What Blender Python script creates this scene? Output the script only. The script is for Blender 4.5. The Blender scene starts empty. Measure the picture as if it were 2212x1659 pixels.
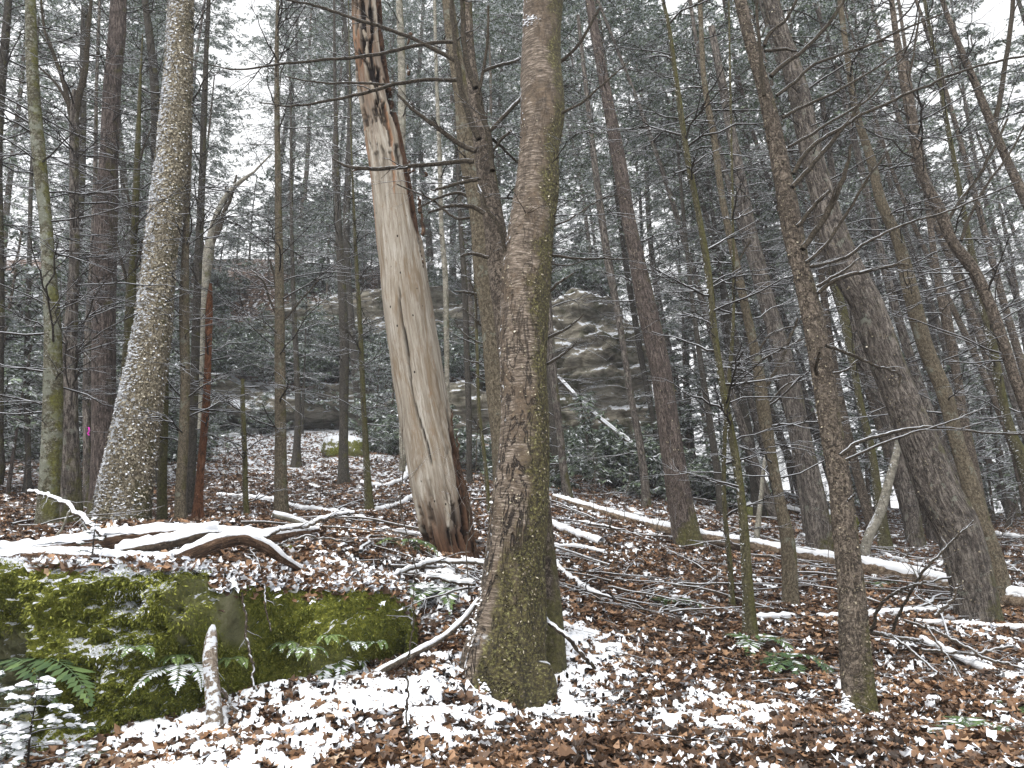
import bpy, math, random
import numpy as np
from mathutils import Vector
from mathutils.bvhtree import BVHTree

# ------------------------------------------------------------------ camera, sky, sun, exposure
S = bpy.context.scene
COL = S.collection
PITCH = math.radians(11.0)
F = 1662.0                      # focal length in pixels of a 2212 x 1659 picture
CX, CY = 1106.0, 829.5
CAMZ = 1.3
cam = bpy.data.cameras.new('camera')
cam.sensor_fit = 'HORIZONTAL'; cam.sensor_width = 36.0
cam.lens = 36.0 * F / 2212.0
cam.clip_start = 0.05; cam.clip_end = 3000
camo = bpy.data.objects.new('camera', cam); COL.objects.link(camo)
camo.location = (0, 0, CAMZ); camo.rotation_euler = (math.radians(90) + PITCH, 0, 0)
S.camera = camo

W = bpy.data.worlds.new('World'); S.world = W; W.use_nodes = True
SUN_EL, SUN_AZ = math.radians(52), math.radians(205)
wn = W.node_tree; wn.nodes.clear()
wo = wn.nodes.new('ShaderNodeOutputWorld'); wb = wn.nodes.new('ShaderNodeBackground')
sk = wn.nodes.new('ShaderNodeTexSky'); sk.sky_type = 'NISHITA'; sk.sun_disc = False
sk.sun_elevation = SUN_EL; sk.sun_rotation = SUN_AZ; sk.air_density = 1.0; sk.dust_density = 5.0; sk.ozone_density = 1.0
hs = wn.nodes.new('ShaderNodeHueSaturation'); hs.inputs['Saturation'].default_value = 0.12
wn.links.new(sk.outputs[0], hs.inputs['Color']); vm = wn.nodes.new('ShaderNodeMix'); vm.data_type = 'RGBA'; vm.inputs['Factor'].default_value = 0.7
wn.links.new(hs.outputs[0], vm.inputs[6]); vm.inputs[7].default_value = (5.95, 6.0, 6.05, 1)   # even cloud cover
wn.links.new(vm.outputs[2], wb.inputs['Color'])
wb.inputs['Strength'].default_value = 0.13
wn.links.new(wb.outputs[0], wo.inputs[0])

sun = bpy.data.lights.new('sun', 'SUN'); sun.energy = 1.3; sun.angle = math.radians(25); sun.color = (1.0, 0.97, 0.93)
suno = bpy.data.objects.new('sun', sun); COL.objects.link(suno)
sd = Vector((math.sin(SUN_AZ) * math.cos(SUN_EL), math.cos(SUN_AZ) * math.cos(SUN_EL), math.sin(SUN_EL)))
suno.rotation_euler = sd.to_track_quat('Z', 'Y').to_euler()
S.view_settings.view_transform = 'Standard'; S.view_settings.look = 'None'
S.view_settings.gamma = 1.0; S.view_settings.exposure = 1.12
S.cycles.max_bounces = 5; S.cycles.diffuse_bounces = 4; S.cycles.volume_bounces = 1
S.cycles.use_denoising = True

# ------------------------------------------------------------------ numeric helpers
RNG = np.random.default_rng(7)
def P(px, py, Y):
    """the place at depth Y (metres ahead of the photographer) seen at picture point px, py"""
    u = (np.asarray(px, float) - CX) / F; v = (CY - np.asarray(py, float)) / F
    dy = math.cos(PITCH) - v * math.sin(PITCH); dz = math.sin(PITCH) + v * math.cos(PITCH)
    t = np.asarray(Y, float) / dy
    return np.stack([u * t, dy * t, CAMZ + dz * t], -1)
def mpp(py, Y):
    """metres per picture pixel at depth Y"""
    v = (CY - py) / F
    return Y / (math.cos(PITCH) - v * math.sin(PITCH)) / F

def _h(ix, iy, iz):
    n = (ix.astype(np.int64) * 73856093) ^ (iy.astype(np.int64) * 19349663) ^ (iz.astype(np.int64) * 83492791)
    n = (n ^ (n >> 13)) * 1274126177
    n = n & 0x7fffffff
    n = (n ^ (n >> 15)) * 69069 & 0x7fffffff
    return (n & 0xffff) / 65535.0
def vn(p):
    p = np.asarray(p, float); i = np.floor(p); f = p - i; f = f * f * (3 - 2 * f); i = i.astype(np.int64)
    x, y, z = i[..., 0], i[..., 1], i[..., 2]; fx, fy, fz = f[..., 0], f[..., 1], f[..., 2]
    def L(a, b, t): return a + (b - a) * t
    c = lambda a, b, d: _h(x + a, y + b, z + d)
    return L(L(L(c(0,0,0), c(1,0,0), fx), L(c(0,1,0), c(1,1,0), fx), fy),
             L(L(c(0,0,1), c(1,0,1), fx), L(c(0,1,1), c(1,1,1), fx), fy), fz)
def fbm(p, octv=4, gain=0.5):
    p = np.asarray(p, float); s = 0; a = 1; t = 0
    for k in range(octv):
        s = s + a * vn(p * (2.03 ** k) + 17.3 * k); t += a; a *= gain
    return s / t
def sm(a, b, x):
    t = np.clip((x - a) / (b - a), 0, 1); return t * t * (3 - 2 * t)
def smoothcurve(pts, n):
    """Catmull-Rom through rows of pts, n samples"""
    p = np.asarray(pts, float)
    if len(p) == 2: p = np.array([p[0], (p[0] + p[1]) / 2, p[1]])
    d = np.r_[0, np.cumsum(np.maximum(np.linalg.norm(np.diff(p[:, :3], axis=0), axis=1), 1e-5))]
    t = np.linspace(0, d[-1], n)
    m = np.gradient(p, d, axis=0)
    i = np.clip(np.searchsorted(d, t, side='right') - 1, 0, len(d) - 2)
    h = (d[i + 1] - d[i])[:, None]; s = ((t - d[i])[:, None]) / h
    return ((2*s**3 - 3*s**2 + 1) * p[i] + (s**3 - 2*s**2 + s) * h * m[i] + (-2*s**3 + 3*s**2) * p[i+1] + (s**3 - s**2) * h * m[i+1])

# ------------------------------------------------------------------ object helpers
def mesh(name, V, Fc, mat=None, attrs=None, smooth=True):
    """V (n,3); Fc: one array of quads/tris or a list of such arrays; attrs name -> (domain, array)"""
    if not isinstance(Fc, (list, tuple)): Fc = [Fc]
    Fc = [np.asarray(f, np.int32) for f in Fc if len(f)]
    me = bpy.data.meshes.new(name)
    V = np.asarray(V, np.float32)
    me.vertices.add(len(V)); me.vertices.foreach_set('co', V.ravel())
    loops = np.concatenate([f.ravel() for f in Fc]); tot = np.concatenate([np.full(len(f), f.shape[1], np.int32) for f in Fc])
    me.loops.add(len(loops)); me.loops.foreach_set('vertex_index', loops)
    me.polygons.add(len(tot)); me.polygons.foreach_set('loop_start', (np.cumsum(tot) - tot).astype(np.int32))
    me.polygons.foreach_set('loop_total', tot)
    me.polygons.foreach_set('use_smooth', np.full(len(tot), smooth, bool))
    for k, (dom, arr) in (attrs or {}).items():
        arr = np.asarray(arr, np.float32)
        if arr.ndim == 2:
            a = me.attributes.new(k, 'FLOAT_VECTOR', dom); a.data.foreach_set('vector', arr.ravel())
        else:
            a = me.attributes.new(k, 'FLOAT', dom); a.data.foreach_set('value', arr)
    me.update(calc_edges=True)
    if mat: me.materials.append(mat)
    return me
def tag(o, label=None, cat=None, group=None, kind=None):
    if label: o['label'] = label
    if cat: o['category'] = cat
    if group: o['group'] = group
    if kind: o['kind'] = kind
    return o
def obj(name, me, parent=None, loc=None, label=None):
    """link a mesh given in world coordinates; its origin goes to the parent's base"""
    o = bpy.data.objects.new(name, me); COL.objects.link(o)
    if parent is not None:
        o.parent = parent
        if me is not None: o.matrix_parent_inverse = parent_inv(parent)
    elif loc is not None:
        o.location = loc
    if label: o['label'] = label
    return o
_loc = {}
def parent_inv(p):
    from mathutils import Matrix
    l = Vector(_loc.get(p.name, (0, 0, 0)))
    q = p
    return Matrix.Translation(-l)
def thing(name, loc, label, cat, group=None):
    o = bpy.data.objects.new(name, None); COL.objects.link(o)
    o.location = [float(c) for c in loc]; o.empty_display_size = 0.2
    _loc[o.name] = tuple(float(c) for c in loc)
    return tag(o, label, cat, group)
def shift(me, loc):
    n = len(me.vertices); a = np.empty(n * 3, np.float32); me.vertices.foreach_get('co', a)
    a = a.reshape(-1, 3) - np.asarray(loc, np.float32); me.vertices.foreach_set('co', a.ravel()); me.update()
    return me
def single(name, me, loc, label, cat, group=None, kind=None):
    """a thing that is one mesh: its origin at loc"""
    shift(me, loc); o = obj(name, me, loc=[float(c) for c in loc])
    return tag(o, label, cat, group, kind)
def copy_tree(o, parent=None):
    c = o.copy(); COL.objects.link(c)
    if parent is not None: c.parent = parent
    for ch in list(o.children): copy_tree(ch, c)
    return c

# ------------------------------------------------------------------ tubes
def tubes(Pt, R, sides=5, lump=0.0, off=0, u0=0.0):
    """Pt (n,k,3), R (n,k) -> verts, quads, tc"""
    Pt = np.asarray(Pt, float); R = np.asarray(R, float)
    n, k, _ = Pt.shape
    T = np.gradient(Pt, axis=1); T /= np.linalg.norm(T, axis=2, keepdims=True) + 1e-9
    ov = Pt[:, -1] - Pt[:, 0]; ref = np.zeros((n, 3))
    ax = np.argmin(np.abs(ov) + np.array([0, 1e-3, 2e-3]), axis=1); ref[np.arange(n), ax] = 1
    A = np.cross(T, ref[:, None, :]); A /= np.linalg.norm(A, axis=2, keepdims=True) + 1e-9
    B = np.cross(T, A)
    th = np.linspace(0, 2 * np.pi, sides, endpoint=False) + u0
    c, s = np.cos(th), np.sin(th)
    V = Pt[:, :, None, :] + R[:, :, None, None] * (A[:, :, None, :] * c[None, None, :, None] + B[:, :, None, :] * s[None, None, :, None])
    ln = np.concatenate([np.zeros((n, 1)), np.cumsum(np.linalg.norm(np.diff(Pt, axis=1), axis=2), axis=1)], 1)
    sd_ = (np.arange(n) * 1.37)[:, None, None]
    tc = np.stack([R[:, :, None] * c + sd_, R[:, :, None] * s + np.zeros((n, k, sides)), ln[:, :, None] + np.zeros((n, k, sides))], -1)
    i = np.arange(n)[:, None, None] * k * sides; j = np.arange(k - 1)[None, :, None] * sides; q = np.arange(sides)[None, None, :]
    q2 = (q + 1) % sides
    Fq = np.stack([i + j + q, i + j + q2, i + j + sides + q2, i + j + sides + q], -1).reshape(-1, 4) + off
    return V.reshape(-1, 3), Fq, tc.reshape(-1, 3)
def cap(Fq, ring, mid): return np.array([[ring[a], ring[(a + 1) % len(ring)], mid] for a in range(len(ring))])
def merge(parts):
    Vs, Fs, Ts, o = [], [], [], 0
    for V, Fq, tc in parts:
        Vs.append(V); Fs.append(Fq + o); Ts.append(tc); o += len(V)
    return np.concatenate(Vs), np.concatenate(Fs), np.concatenate(Ts)
def grow(rng, base, dirs, L, r0, k=7, droop=0.15, wob=0.06, tip=0.25):
    base = np.asarray(base, float); n = len(base)
    t = np.linspace(0, 1, k)[None, :, None]; L_ = L[:, None, None]
    w = np.cumsum(rng.normal(0, wob / k ** 0.5, (n, k, 3)), axis=1) * L_; w[:, 0] = 0
    dr = (droop if np.ndim(droop) == 0 else np.asarray(droop)[:, None])
    Q = base[:, None, :] + dirs[:, None, :] * L_ * t + w
    Q[:, :, 2] -= dr * L[:, None] * (t[..., 0] ** 2)
    R = r0[:, None] * (1 - (1 - tip) * t[..., 0])
    return Q, R
def sub(rng, Q, R, m, tmin=0.2, ang=(30, 65), lf=(0.25, 0.55), up=0.1, rf=0.6, k=5, droop=0.1, wob=0.08, minr=0.0):
    n, kk, _ = Q.shape
    idx = np.repeat(np.arange(n), m); N = len(idx)
    t = tmin + (1 - tmin) * rng.random(N) ** 0.9; t *= 0.97
    f = t * (kk - 1); i = np.minimum(f.astype(int), kk - 2); fr = (f - i)[:, None]
    b = Q[idx, i] * (1 - fr) + Q[idx, i + 1] * fr
    T = Q[idx, i + 1] - Q[idx, i]; T /= np.linalg.norm(T, axis=1, keepdims=True) + 1e-9
    Ltot = np.linalg.norm(np.diff(Q, axis=1), axis=2).sum(1)[idx]
    side = np.cross(T, np.array([0, 0, 1.0])) + rng.normal(0, 0.18, (N, 3)); side /= np.linalg.norm(side, axis=1, keepdims=True) + 1e-9
    a = np.radians(rng.uniform(ang[0], ang[1], N)) * rng.choice([-1, 1], N)
    d = T * np.cos(a)[:, None] + side * np.sin(a)[:, None]; d[:, 2] += rng.normal(up, 0.12, N)
    L = Ltot * rng.uniform(lf[0], lf[1], N) * (1.15 - 0.75 * t)
    r = (R[idx, i] * (1 - fr[:, 0]) + R[idx, i + 1] * fr[:, 0]) * rf
    r = np.maximum(r, minr)
    return grow(rng, b, d, L, r, k, droop, wob)

# ------------------------------------------------------------------ material helpers
class G:
    def __init__(s, name, rough=0.8, spec=0.3):
        s.m = bpy.data.materials.new(name); s.m.use_nodes = True; s.t = s.m.node_tree; s.t.nodes.clear()
        s.out = s.t.nodes.new('ShaderNodeOutputMaterial'); s.b = s.t.nodes.new('ShaderNodeBsdfPrincipled')
        s.t.links.new(s.b.outputs[0], s.out.inputs[0])
        s.b.inputs['Roughness'].default_value = rough; s.b.inputs['Specular IOR Level'].default_value = spec
    def set(s, sock, v):
        if isinstance(v, bpy.types.NodeSocket): s.t.links.new(v, sock)
        elif isinstance(v, (tuple, list)) and len(v) == 3 and sock.type == 'RGBA': sock.default_value = (*v, 1)
        else: sock.default_value = v
    def attr(s, name, out='Fac'):
        n = s.t.nodes.new('ShaderNodeAttribute'); n.attribute_name = name; return n.outputs[out]
    def geo(s, out): return s.t.nodes.new('ShaderNodeNewGeometry').outputs[out]
    def coord(s, out='Object'): return s.t.nodes.new('ShaderNodeTexCoord').outputs[out]
    def objrand(s): return s.t.nodes.new('ShaderNodeObjectInfo').outputs['Random']
    def scale(s, v, k, add=None):
        n = s.t.nodes.new('ShaderNodeVectorMath'); n.operation = 'MULTIPLY'; s.set(n.inputs[0], v); n.inputs[1].default_value = k
        return n.outputs[0]
    def vadd(s, a, b):
        n = s.t.nodes.new('ShaderNodeVectorMath'); n.operation = 'ADD'; s.set(n.inputs[0], a); s.set(n.inputs[1], b); return n.outputs[0]
    def dot(s, v, d):
        n = s.t.nodes.new('ShaderNodeVectorMath'); n.operation = 'DOT_PRODUCT'; s.set(n.inputs[0], v); n.inputs[1].default_value = d
        return n.outputs['Value']
    def noise(s, v, sc, det=4, rough=0.55, dist=0.0, out='Fac'):
        n = s.t.nodes.new('ShaderNodeTexNoise'); s.set(n.inputs['Vector'], v)
        n.inputs['Scale'].default_value = sc; n.inputs['Detail'].default_value = det; n.inputs['Roughness'].default_value = rough
        n.inputs['Distortion'].default_value = dist; return n.outputs[out]
    def voro(s, v, sc, feat='DISTANCE_TO_EDGE', out='Distance'):
        n = s.t.nodes.new('ShaderNodeTexVoronoi'); n.feature = feat; s.set(n.inputs['Vector'], v); n.inputs['Scale'].default_value = sc
        return n.outputs[out]
    def math(s, op, a, b=0.0, c=None, clamp=False):
        n = s.t.nodes.new('ShaderNodeMath'); n.operation = op; n.use_clamp = clamp; s.set(n.inputs[0], a); s.set(n.inputs[1], b)
        if c is not None: s.set(n.inputs[2], c)
        return n.outputs[0]
    def rng(s, v, a, b, c=0.0, d=1.0):
        n = s.t.nodes.new('ShaderNodeMapRange'); n.interpolation_type = 'SMOOTHSTEP'; s.set(n.inputs[0], v)
        for i, q in enumerate((a, b, c, d)): s.set(n.inputs[i + 1], q)
        return n.outputs[0]
    def ramp(s, f, stops):
        n = s.t.nodes.new('ShaderNodeValToRGB'); s.set(n.inputs[0], f); e = n.color_ramp.elements
        while len(e) < len(stops): e.new(0.5)
        for q, (p, c) in zip(e, stops): q.position = p; q.color = (*c, 1)
        return n.outputs[0]
    def mix(s, f, a, b, mode='MIX'):
        n = s.t.nodes.new('ShaderNodeMix'); n.data_type = 'RGBA'; n.blend_type = mode
        s.set(n.inputs['Factor'], f); s.set(n.inputs[6], a); s.set(n.inputs[7], b); return n.outputs[2]
    def bump(s, h, strength=0.5, dist=0.02):
        n = s.t.nodes.new('ShaderNodeBump'); s.set(n.inputs['Height'], h); n.inputs['Strength'].default_value = strength
        n.inputs['Distance'].default_value = dist; s.t.links.new(n.outputs[0], s.b.inputs['Normal'])
    def col(s, c): s.set(s.b.inputs['Base Color'], c); return s.m

SNOW = (0.80, 0.83, 0.88)
def bark(name, dark, mid, light, sc=14, zs=0.22, moss=0.0, mossc=(0.085, 0.082, 0.024), snow=0.0, snowdir=(-0.8, -0.3, 0.35),
         lichen=0.0, plates=False, mossdir=(0.8, -0.2, 0), topsnow=0.55, bumpd=0.02, snowsc=30, basemoss=0.0):
    g = G(name, 0.85, 0.2)
    tc = g.attr('tc', 'Vector')
    f = g.noise(g.scale(tc, (1, 1, min(1.3, zs * 2.6))), sc * 2.1, 8, 0.78, 0.25)
    f = g.math('ADD', g.math('MULTIPLY', g.math('SUBTRACT', f, 0.5), 1.9), 0.5)
    fis = g.math('ABSOLUTE', g.math('SUBTRACT', g.noise(g.scale(tc, (1, 1, zs)), sc * 1.5, 4, 0.7, 0.8), 0.5))
    fis = g.rng(fis, 0.0, 0.11 if plates else 0.06)
    f = g.math('ADD', g.math('MULTIPLY', f, 0.8), g.math('MULTIPLY', fis, 0.30 if plates else 0.14))
    c = g.ramp(f, [(0.34, tuple(q * .7 for q in dark)), (0.55, mid), (0.84, tuple(q * 1.12 for q in light))])
    fn = g.noise(tc, 75, 3, 0.7)
    c = g.mix(g.rng(fn, 0.36, 0.5, 0.75, 0.0), c, tuple(q * 0.45 for q in mid))
    c = g.mix(g.rng(g.noise(tc, 48, 4, 0.8), 0.60, 0.66, 0.0, 0.6), c, tuple(min(.6, q * 1.5 + .05) for q in light))
    big = g.noise(tc, 2.2, 3, 0.6)
    c = g.mix(g.rng(big, 0.35, 0.7, 0.0, 0.4), c, tuple(q * 0.55 for q in mid))
    N = g.geo('Normal')
    if lichen:
        l = g.rng(g.noise(tc, 7, 5, 0.7), 0.62 - lichen * 0.2, 0.68 - lichen * 0.2)
        c = g.mix(g.math('MULTIPLY', l, 0.55), c, (0.25, 0.27, 0.22))
    if moss or basemoss:
        z = g.t.nodes.new('ShaderNodeSeparateXYZ'); g.set(z.inputs[0], tc)
        low = g.rng(z.outputs[2], 0.0, 0.75, basemoss, 0.0)
        k = g.math('ADD', g.math('MULTIPLY', g.dot(N, mossdir), 0.28), g.noise(tc, 5, 5, 0.65))
        k = g.math('ADD', k, low)
        c = g.mix(g.math('MULTIPLY', g.rng(k, 0.70 - moss * 0.3, 0.92 - moss * 0.3), 0.75), c,
                  g.ramp(g.noise(tc, 45, 2), [(0.3, tuple(q * 0.45 for q in mossc)), (0.7, tuple(q * 1.5 for q in mossc))]))
    s1 = g.rng(g.math('ADD', g.dot(N, (0, 0, 1)), g.math('MULTIPLY', g.noise(tc, 25, 3), 0.5)), topsnow + 0.2, topsnow + 0.42)
    c = g.mix(s1, c, SNOW)
    if snow:
        q = g.math('ADD', g.math('MULTIPLY', g.dot(N, snowdir), 0.2), g.noise(g.scale(tc, (1, 1, 1.7)), snowsc, 3, 0.6))
        q = g.math('ADD', q, g.math('MULTIPLY', g.math('SUBTRACT', g.noise(tc, 3, 2), 0.5), 0.25))
        c = g.mix(g.rng(q, 0.82 - snow * 0.25, 0.86 - snow * 0.25), c, SNOW)
    g.bump(f, 0.9, bumpd)
    return g.col(c)

M = {}
M['birch'] = None
M['hemlock'] = bark('hemlock bark', (0.032, 0.026, 0.02), (0.125, 0.10, 0.078), (0.27, 0.225, 0.18), 16, 0.5, 0.12, plates=True, topsnow=0.8, basemoss=0.3)
M['hemlock_grey'] = bark('grey furrowed bark', (0.03, 0.025, 0.022), (0.135, 0.115, 0.10), (0.29, 0.26, 0.225), 13, 0.16, 0.08, plates=True, topsnow=0.8, bumpd=0.035, basemoss=0.25, lichen=0.15)
M['hemlock_tan'] = bark('tan young bark', (0.06, 0.048, 0.033), (0.175, 0.145, 0.10), (0.30, 0.26, 0.195), 26, 0.25, 0.12, topsnow=0.8, lichen=0.25)
M['mossy'] = bark('mossy bark', (0.035, 0.03, 0.018), (0.11, 0.10, 0.055), (0.22, 0.2, 0.13), 22, 0.3, 0.75, topsnow=0.8, snow=0.2, snowdir=(-1, 0, 0.2))
M['red'] = bark('dark reddish bark', (0.028, 0.022, 0.02), (0.10, 0.078, 0.068), (0.2, 0.165, 0.145), 18, 0.14, 0.0, plates=True, topsnow=0.8, basemoss=0.5)
M['dark'] = bark('dark bark', (0.025, 0.022, 0.018), (0.075, 0.067, 0.055), (0.15, 0.135, 0.115), 20, 0.25, 0.1, topsnow=0.8)  # darkest brown bark among the trunks, one tone all round
M['lichen_birch'] = bark('lichen speckled bark', (0.04, 0.035, 0.022), (0.13, 0.12, 0.075), (0.45, 0.45, 0.42), 13, 0.8, 0.35, mossc=(0.10, 0.10, 0.015), lichen=0.6, topsnow=0.8, snow=0.12)
M['pale'] = bark('pale smooth bark', (0.16, 0.15, 0.12), (0.30, 0.28, 0.23), (0.42, 0.40, 0.34), 6, 0.6, 0.15, topsnow=0.45, snow=0.1, lichen=0.3)
M['rusty'] = bark('rusty dead bark', (0.07, 0.028, 0.012), (0.20, 0.085, 0.04), (0.30, 0.15, 0.08), 18, 0.15, 0.0, topsnow=0.8)
M['shag'] = bark('snow flecked bark', (0.07, 0.058, 0.035), (0.30, 0.255, 0.175), (0.62, 0.56, 0.43), 20, 0.35, 0.05, snow=0.95, snowdir=(-0.55, -0.15, 0.2), topsnow=0.8, bumpd=0.04, snowsc=24, basemoss=0.3, plates=True)
M['twig'] = bark('twig bark', (0.028, 0.023, 0.018), (0.06, 0.05, 0.04), (0.11, 0.092, 0.072), 40, 0.3, topsnow=0.62)
M['limb'] = bark('limb bark', (0.03, 0.024, 0.018), (0.085, 0.07, 0.05), (0.16, 0.13, 0.10), 40, 0.3, 0.1, topsnow=0.58)
M['stick'] = bark('dead stick bark', (0.06, 0.045, 0.032), (0.15, 0.12, 0.09), (0.26, 0.22, 0.17), 40, 0.3, topsnow=0.52)
M['log'] = bark('log bark', (0.05, 0.032, 0.02), (0.22, 0.16, 0.11), (0.42, 0.35, 0.26), 8, 0.3, topsnow=0.62)
M['logdark'] = bark('dark log bark', (0.025, 0.018, 0.012), (0.09, 0.065, 0.045), (0.18, 0.14, 0.10), 12, 0.2, 0.15, topsnow=0.25)
M['wood'] = bark('torn brown wood', (0.03, 0.017, 0.01), (0.12, 0.07, 0.042), (0.28, 0.19, 0.13), 22, 0.08, 0.0, topsnow=0.55)
M['whitelog'] = bark('snow crusted wood', (0.2, 0.15, 0.11), (0.36, 0.30, 0.24), (0.5, 0.45, 0.4), 22, 0.4, snow=1.15, snowdir=(-.2, -0.2, 0.5), topsnow=0.45, snowsc=22)

def mk_birch():
    g = G('birch bark', 0.7, 0.3)
    tc = g.attr('tc', 'Vector'); z = g.t.nodes.new('ShaderNodeSeparateXYZ'); g.set(z.inputs[0], tc); H = z.outputs[2]; N = g.geo('Normal')
    dash = g.noise(g.scale(tc, (1, 1, 6.5)), 14, 6, 0.75, 0.1)
    c = g.ramp(dash, [(0.34, (0.03, 0.023, 0.016)), (0.48, (0.10, 0.076, 0.055)), (0.58, (0.24, 0.195, 0.155)), (0.72, (0.58, 0.52, 0.46))])
    # brown scars and dark plates
    br = g.noise(g.scale(tc, (1, 1, 0.8)), 4.2, 8, 0.75, 0.2)
    c = g.mix(g.math('MULTIPLY', g.rng(g.math('ADD', br, g.math('MULTIPLY', g.dot(N, (1, 0, 0)), 0.07)), 0.44, 0.54), 0.9), c, g.ramp(g.noise(tc, 28, 4, 0.7), [(0.3, (0.035, 0.026, 0.018)), (0.7, (0.16, 0.115, 0.075))]))
    fn = g.noise(g.scale(tc, (1, 1, 0.30)), 11, 4, 0.62, 0.7)
    crack = g.rng(g.math('ABSOLUTE', g.math('SUBTRACT', fn, 0.5)), 0.004, 0.034)
    lowc = g.rng(H, 1.2, 3.4, 1.0, 0.25)
    c = g.mix(g.math('MULTIPLY', g.math('SUBTRACT', 1.0, crack), lowc), c, (0.02, 0.014, 0.01))
    # moss and green algae: right side and base
    k = g.math('ADD', g.math('MULTIPLY', g.dot(N, (0.95, -0.1, 0)), 0.40), g.noise(tc, 3.5, 6, 0.7))
    k = g.math('ADD', k, g.rng(H, 0.0, 1.7, 0.34, 0.03))
    mossc = g.ramp(g.noise(tc, 60, 3, 0.7), [(0.34, (0.012, 0.010, 0.004)), (0.48, (0.045, 0.037, 0.013)), (0.58, (0.095, 0.085, 0.025)), (0.74, (0.30, 0.30, 0.13))])
    c = g.mix(g.math('MULTIPLY', g.rng(k, 0.60, 0.80), 0.92), c, mossc)
    q = g.math('ADD', g.math('MULTIPLY', g.dot(N, (-1, 0.25, 0.1)), 0.36), g.noise(tc, 26, 4, 0.6))
    c = g.mix(g.rng(q, 0.93, 0.97), c, SNOW)
    s1 = g.rng(g.math('ADD', g.dot(N, (0, 0, 1)), g.math('MULTIPLY', g.noise(tc, 20, 3), 0.5)), 0.75, 0.95)
    c = g.mix(s1, c, SNOW)
    g.bump(g.math('ADD', g.math('MULTIPLY', crack, lowc), g.math('MULTIPLY', g.noise(tc, 40, 5, 0.7), 0.8)), 1.0, 0.02)
    return g.col(c)
M['birch'] = mk_birch()
def mk_snag():
    g = G('weathered dead wood', 0.85, 0.15)
    tc = g.attr('tc', 'Vector'); z = g.t.nodes.new('ShaderNodeSeparateXYZ'); g.set(z.inputs[0], tc); H = z.outputs[2]; N = g.geo('Normal')
    st = g.noise(g.scale(tc, (1, 1, 0.06)), 30, 6, 0.7, 0.5)
    c = g.ramp(st, [(0.25, (0.13, 0.105, 0.08)), (0.5, (0.28, 0.25, 0.205)), (0.75, (0.48, 0.46, 0.42))])
    pt = g.noise(g.scale(tc, (1, 1, 0.14)), 7, 5, 0.7, 0.6)
    c = g.mix(g.rng(pt, 0.50, 0.62, 0, 0.75), c, (0.17, 0.125, 0.08))
    # raw orange streak on the left face
    o = g.math('ADD', g.noise(g.scale(tc, (1, 1, 0.07)), 9, 6, 0.65, 0.4), g.math('MULTIPLY', g.dot(N, (-0.75, -0.45, 0)), 0.2))
    o = g.math('ADD', o, g.rng(H, 1.6, 3.6, -0.12, 0.08))
    c = g.mix(g.math('MULTIPLY', g.rng(o, 0.74, 0.84), 0.85), c, g.ramp(g.noise(g.scale(tc, (1, 1, .1)), 40, 4), [(0.3, (0.13, 0.06, 0.03)), (0.6, (0.34, 0.185, 0.105)), (0.8, (0.5, 0.37, 0.26))]))
    gr = g.noise(g.scale(tc, (1, 1, 0.05)), 75, 5, 0.8)
    c = g.mix(g.rng(gr, 0.35, 0.52, 0.65, 0.0), c, (0.13, 0.095, 0.06))
    c = g.mix(g.rng(g.noise(g.scale(tc, (1, 1, 0.4)), 16, 6, 0.8), 0.56, 0.66, 0.0, 0.55), c, (0.20, 0.13, 0.075))
    rot = g.attr('rot')
    c = g.mix(rot, c, g.ramp(g.noise(g.scale(tc, (1, 1, 0.15)), 26, 5, 0.7), [(0.3, (0.02, 0.011, 0.007)), (0.55, (0.085, 0.045, 0.026)), (0.8, (0.20, 0.12, 0.075))]))
    c = g.mix(g.attr('hole'), c, (0.008, 0.005, 0.004))
    pin = g.rng(g.voro(g.scale(tc, (1, 1, 0.6)), 9, 'F1'), 0.05, 0.09)
    c = g.mix(pin, (0.02, 0.013, 0.01), c)
    g.bump(g.math('ADD', st, g.math('MULTIPLY', g.noise(tc, 60, 4), 0.3)), 0.7, 0.012)
    return g.col(c)
M['snag'] = mk_snag()

def mk_ground():
    g = G('leaf litter soil', 0.9, 0.15)
    p = g.coord('Object'); g2 = g.scale(p, (1, 1, 1))
    cell = g.voro(g.vadd(p, g.scale(g.noise(p, 14, 2, out='Color'), (.08, .08, .0))), 13, 'F1', 'Color')
    sp = g.t.nodes.new('ShaderNodeSeparateXYZ'); g.set(sp.inputs[0], cell)
    c = g.ramp(sp.outputs[0], [(0.0, (0.022, 0.015, 0.011)), (0.3, (0.06, 0.038, 0.027)), (0.6, (0.12, 0.075, 0.05)), (0.85, (0.19, 0.12, 0.08)), (1.0, (0.28, 0.2, 0.15))])
    edge = g.rng(g.voro(p, 13), 0.0, 0.05)
    c = g.mix(edge, (0.01, 0.007, 0.006), c)
    cov = g.attr('cov')
    n1 = g.noise(p, 5.5, 8, 0.72, 0.4)
    s = g.math('ADD', n1, g.math('MULTIPLY', cov, 0.36))
    s = g.math('ADD', s, g.math('MULTIPLY', sp.outputs[1], 0.10))
    c = g.mix(g.rng(s, 0.735, 0.77), c, SNOW)
    g.bump(g.math('ADD', g.math('MULTIPLY', sp.outputs[2], 0.7), g.noise(p, 30, 4)), 0.8, 0.04)
    return g.col(c)
M['ground'] = mk_ground()
def mk_leaf(name, stops, rough=0.6, snowcol=SNOW):
    g = G(name, rough, 0.3)
    v = g.attr('v'); s = g.attr('snow')
    c = g.ramp(v, stops)
    c = g.mix(s, c, snowcol)
    return g.col(c)
M['leaf'] = mk_leaf('fallen leaves', [(0.0, (0.028, 0.018, 0.012)), (0.25, (0.085, 0.05, 0.031)), (0.5, (0.19, 0.11, 0.062)), (0.72, (0.31, 0.18, 0.10)), (0.9, (0.44, 0.31, 0.20)), (1.0, (0.56, 0.46, 0.36))], 0.5)
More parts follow.
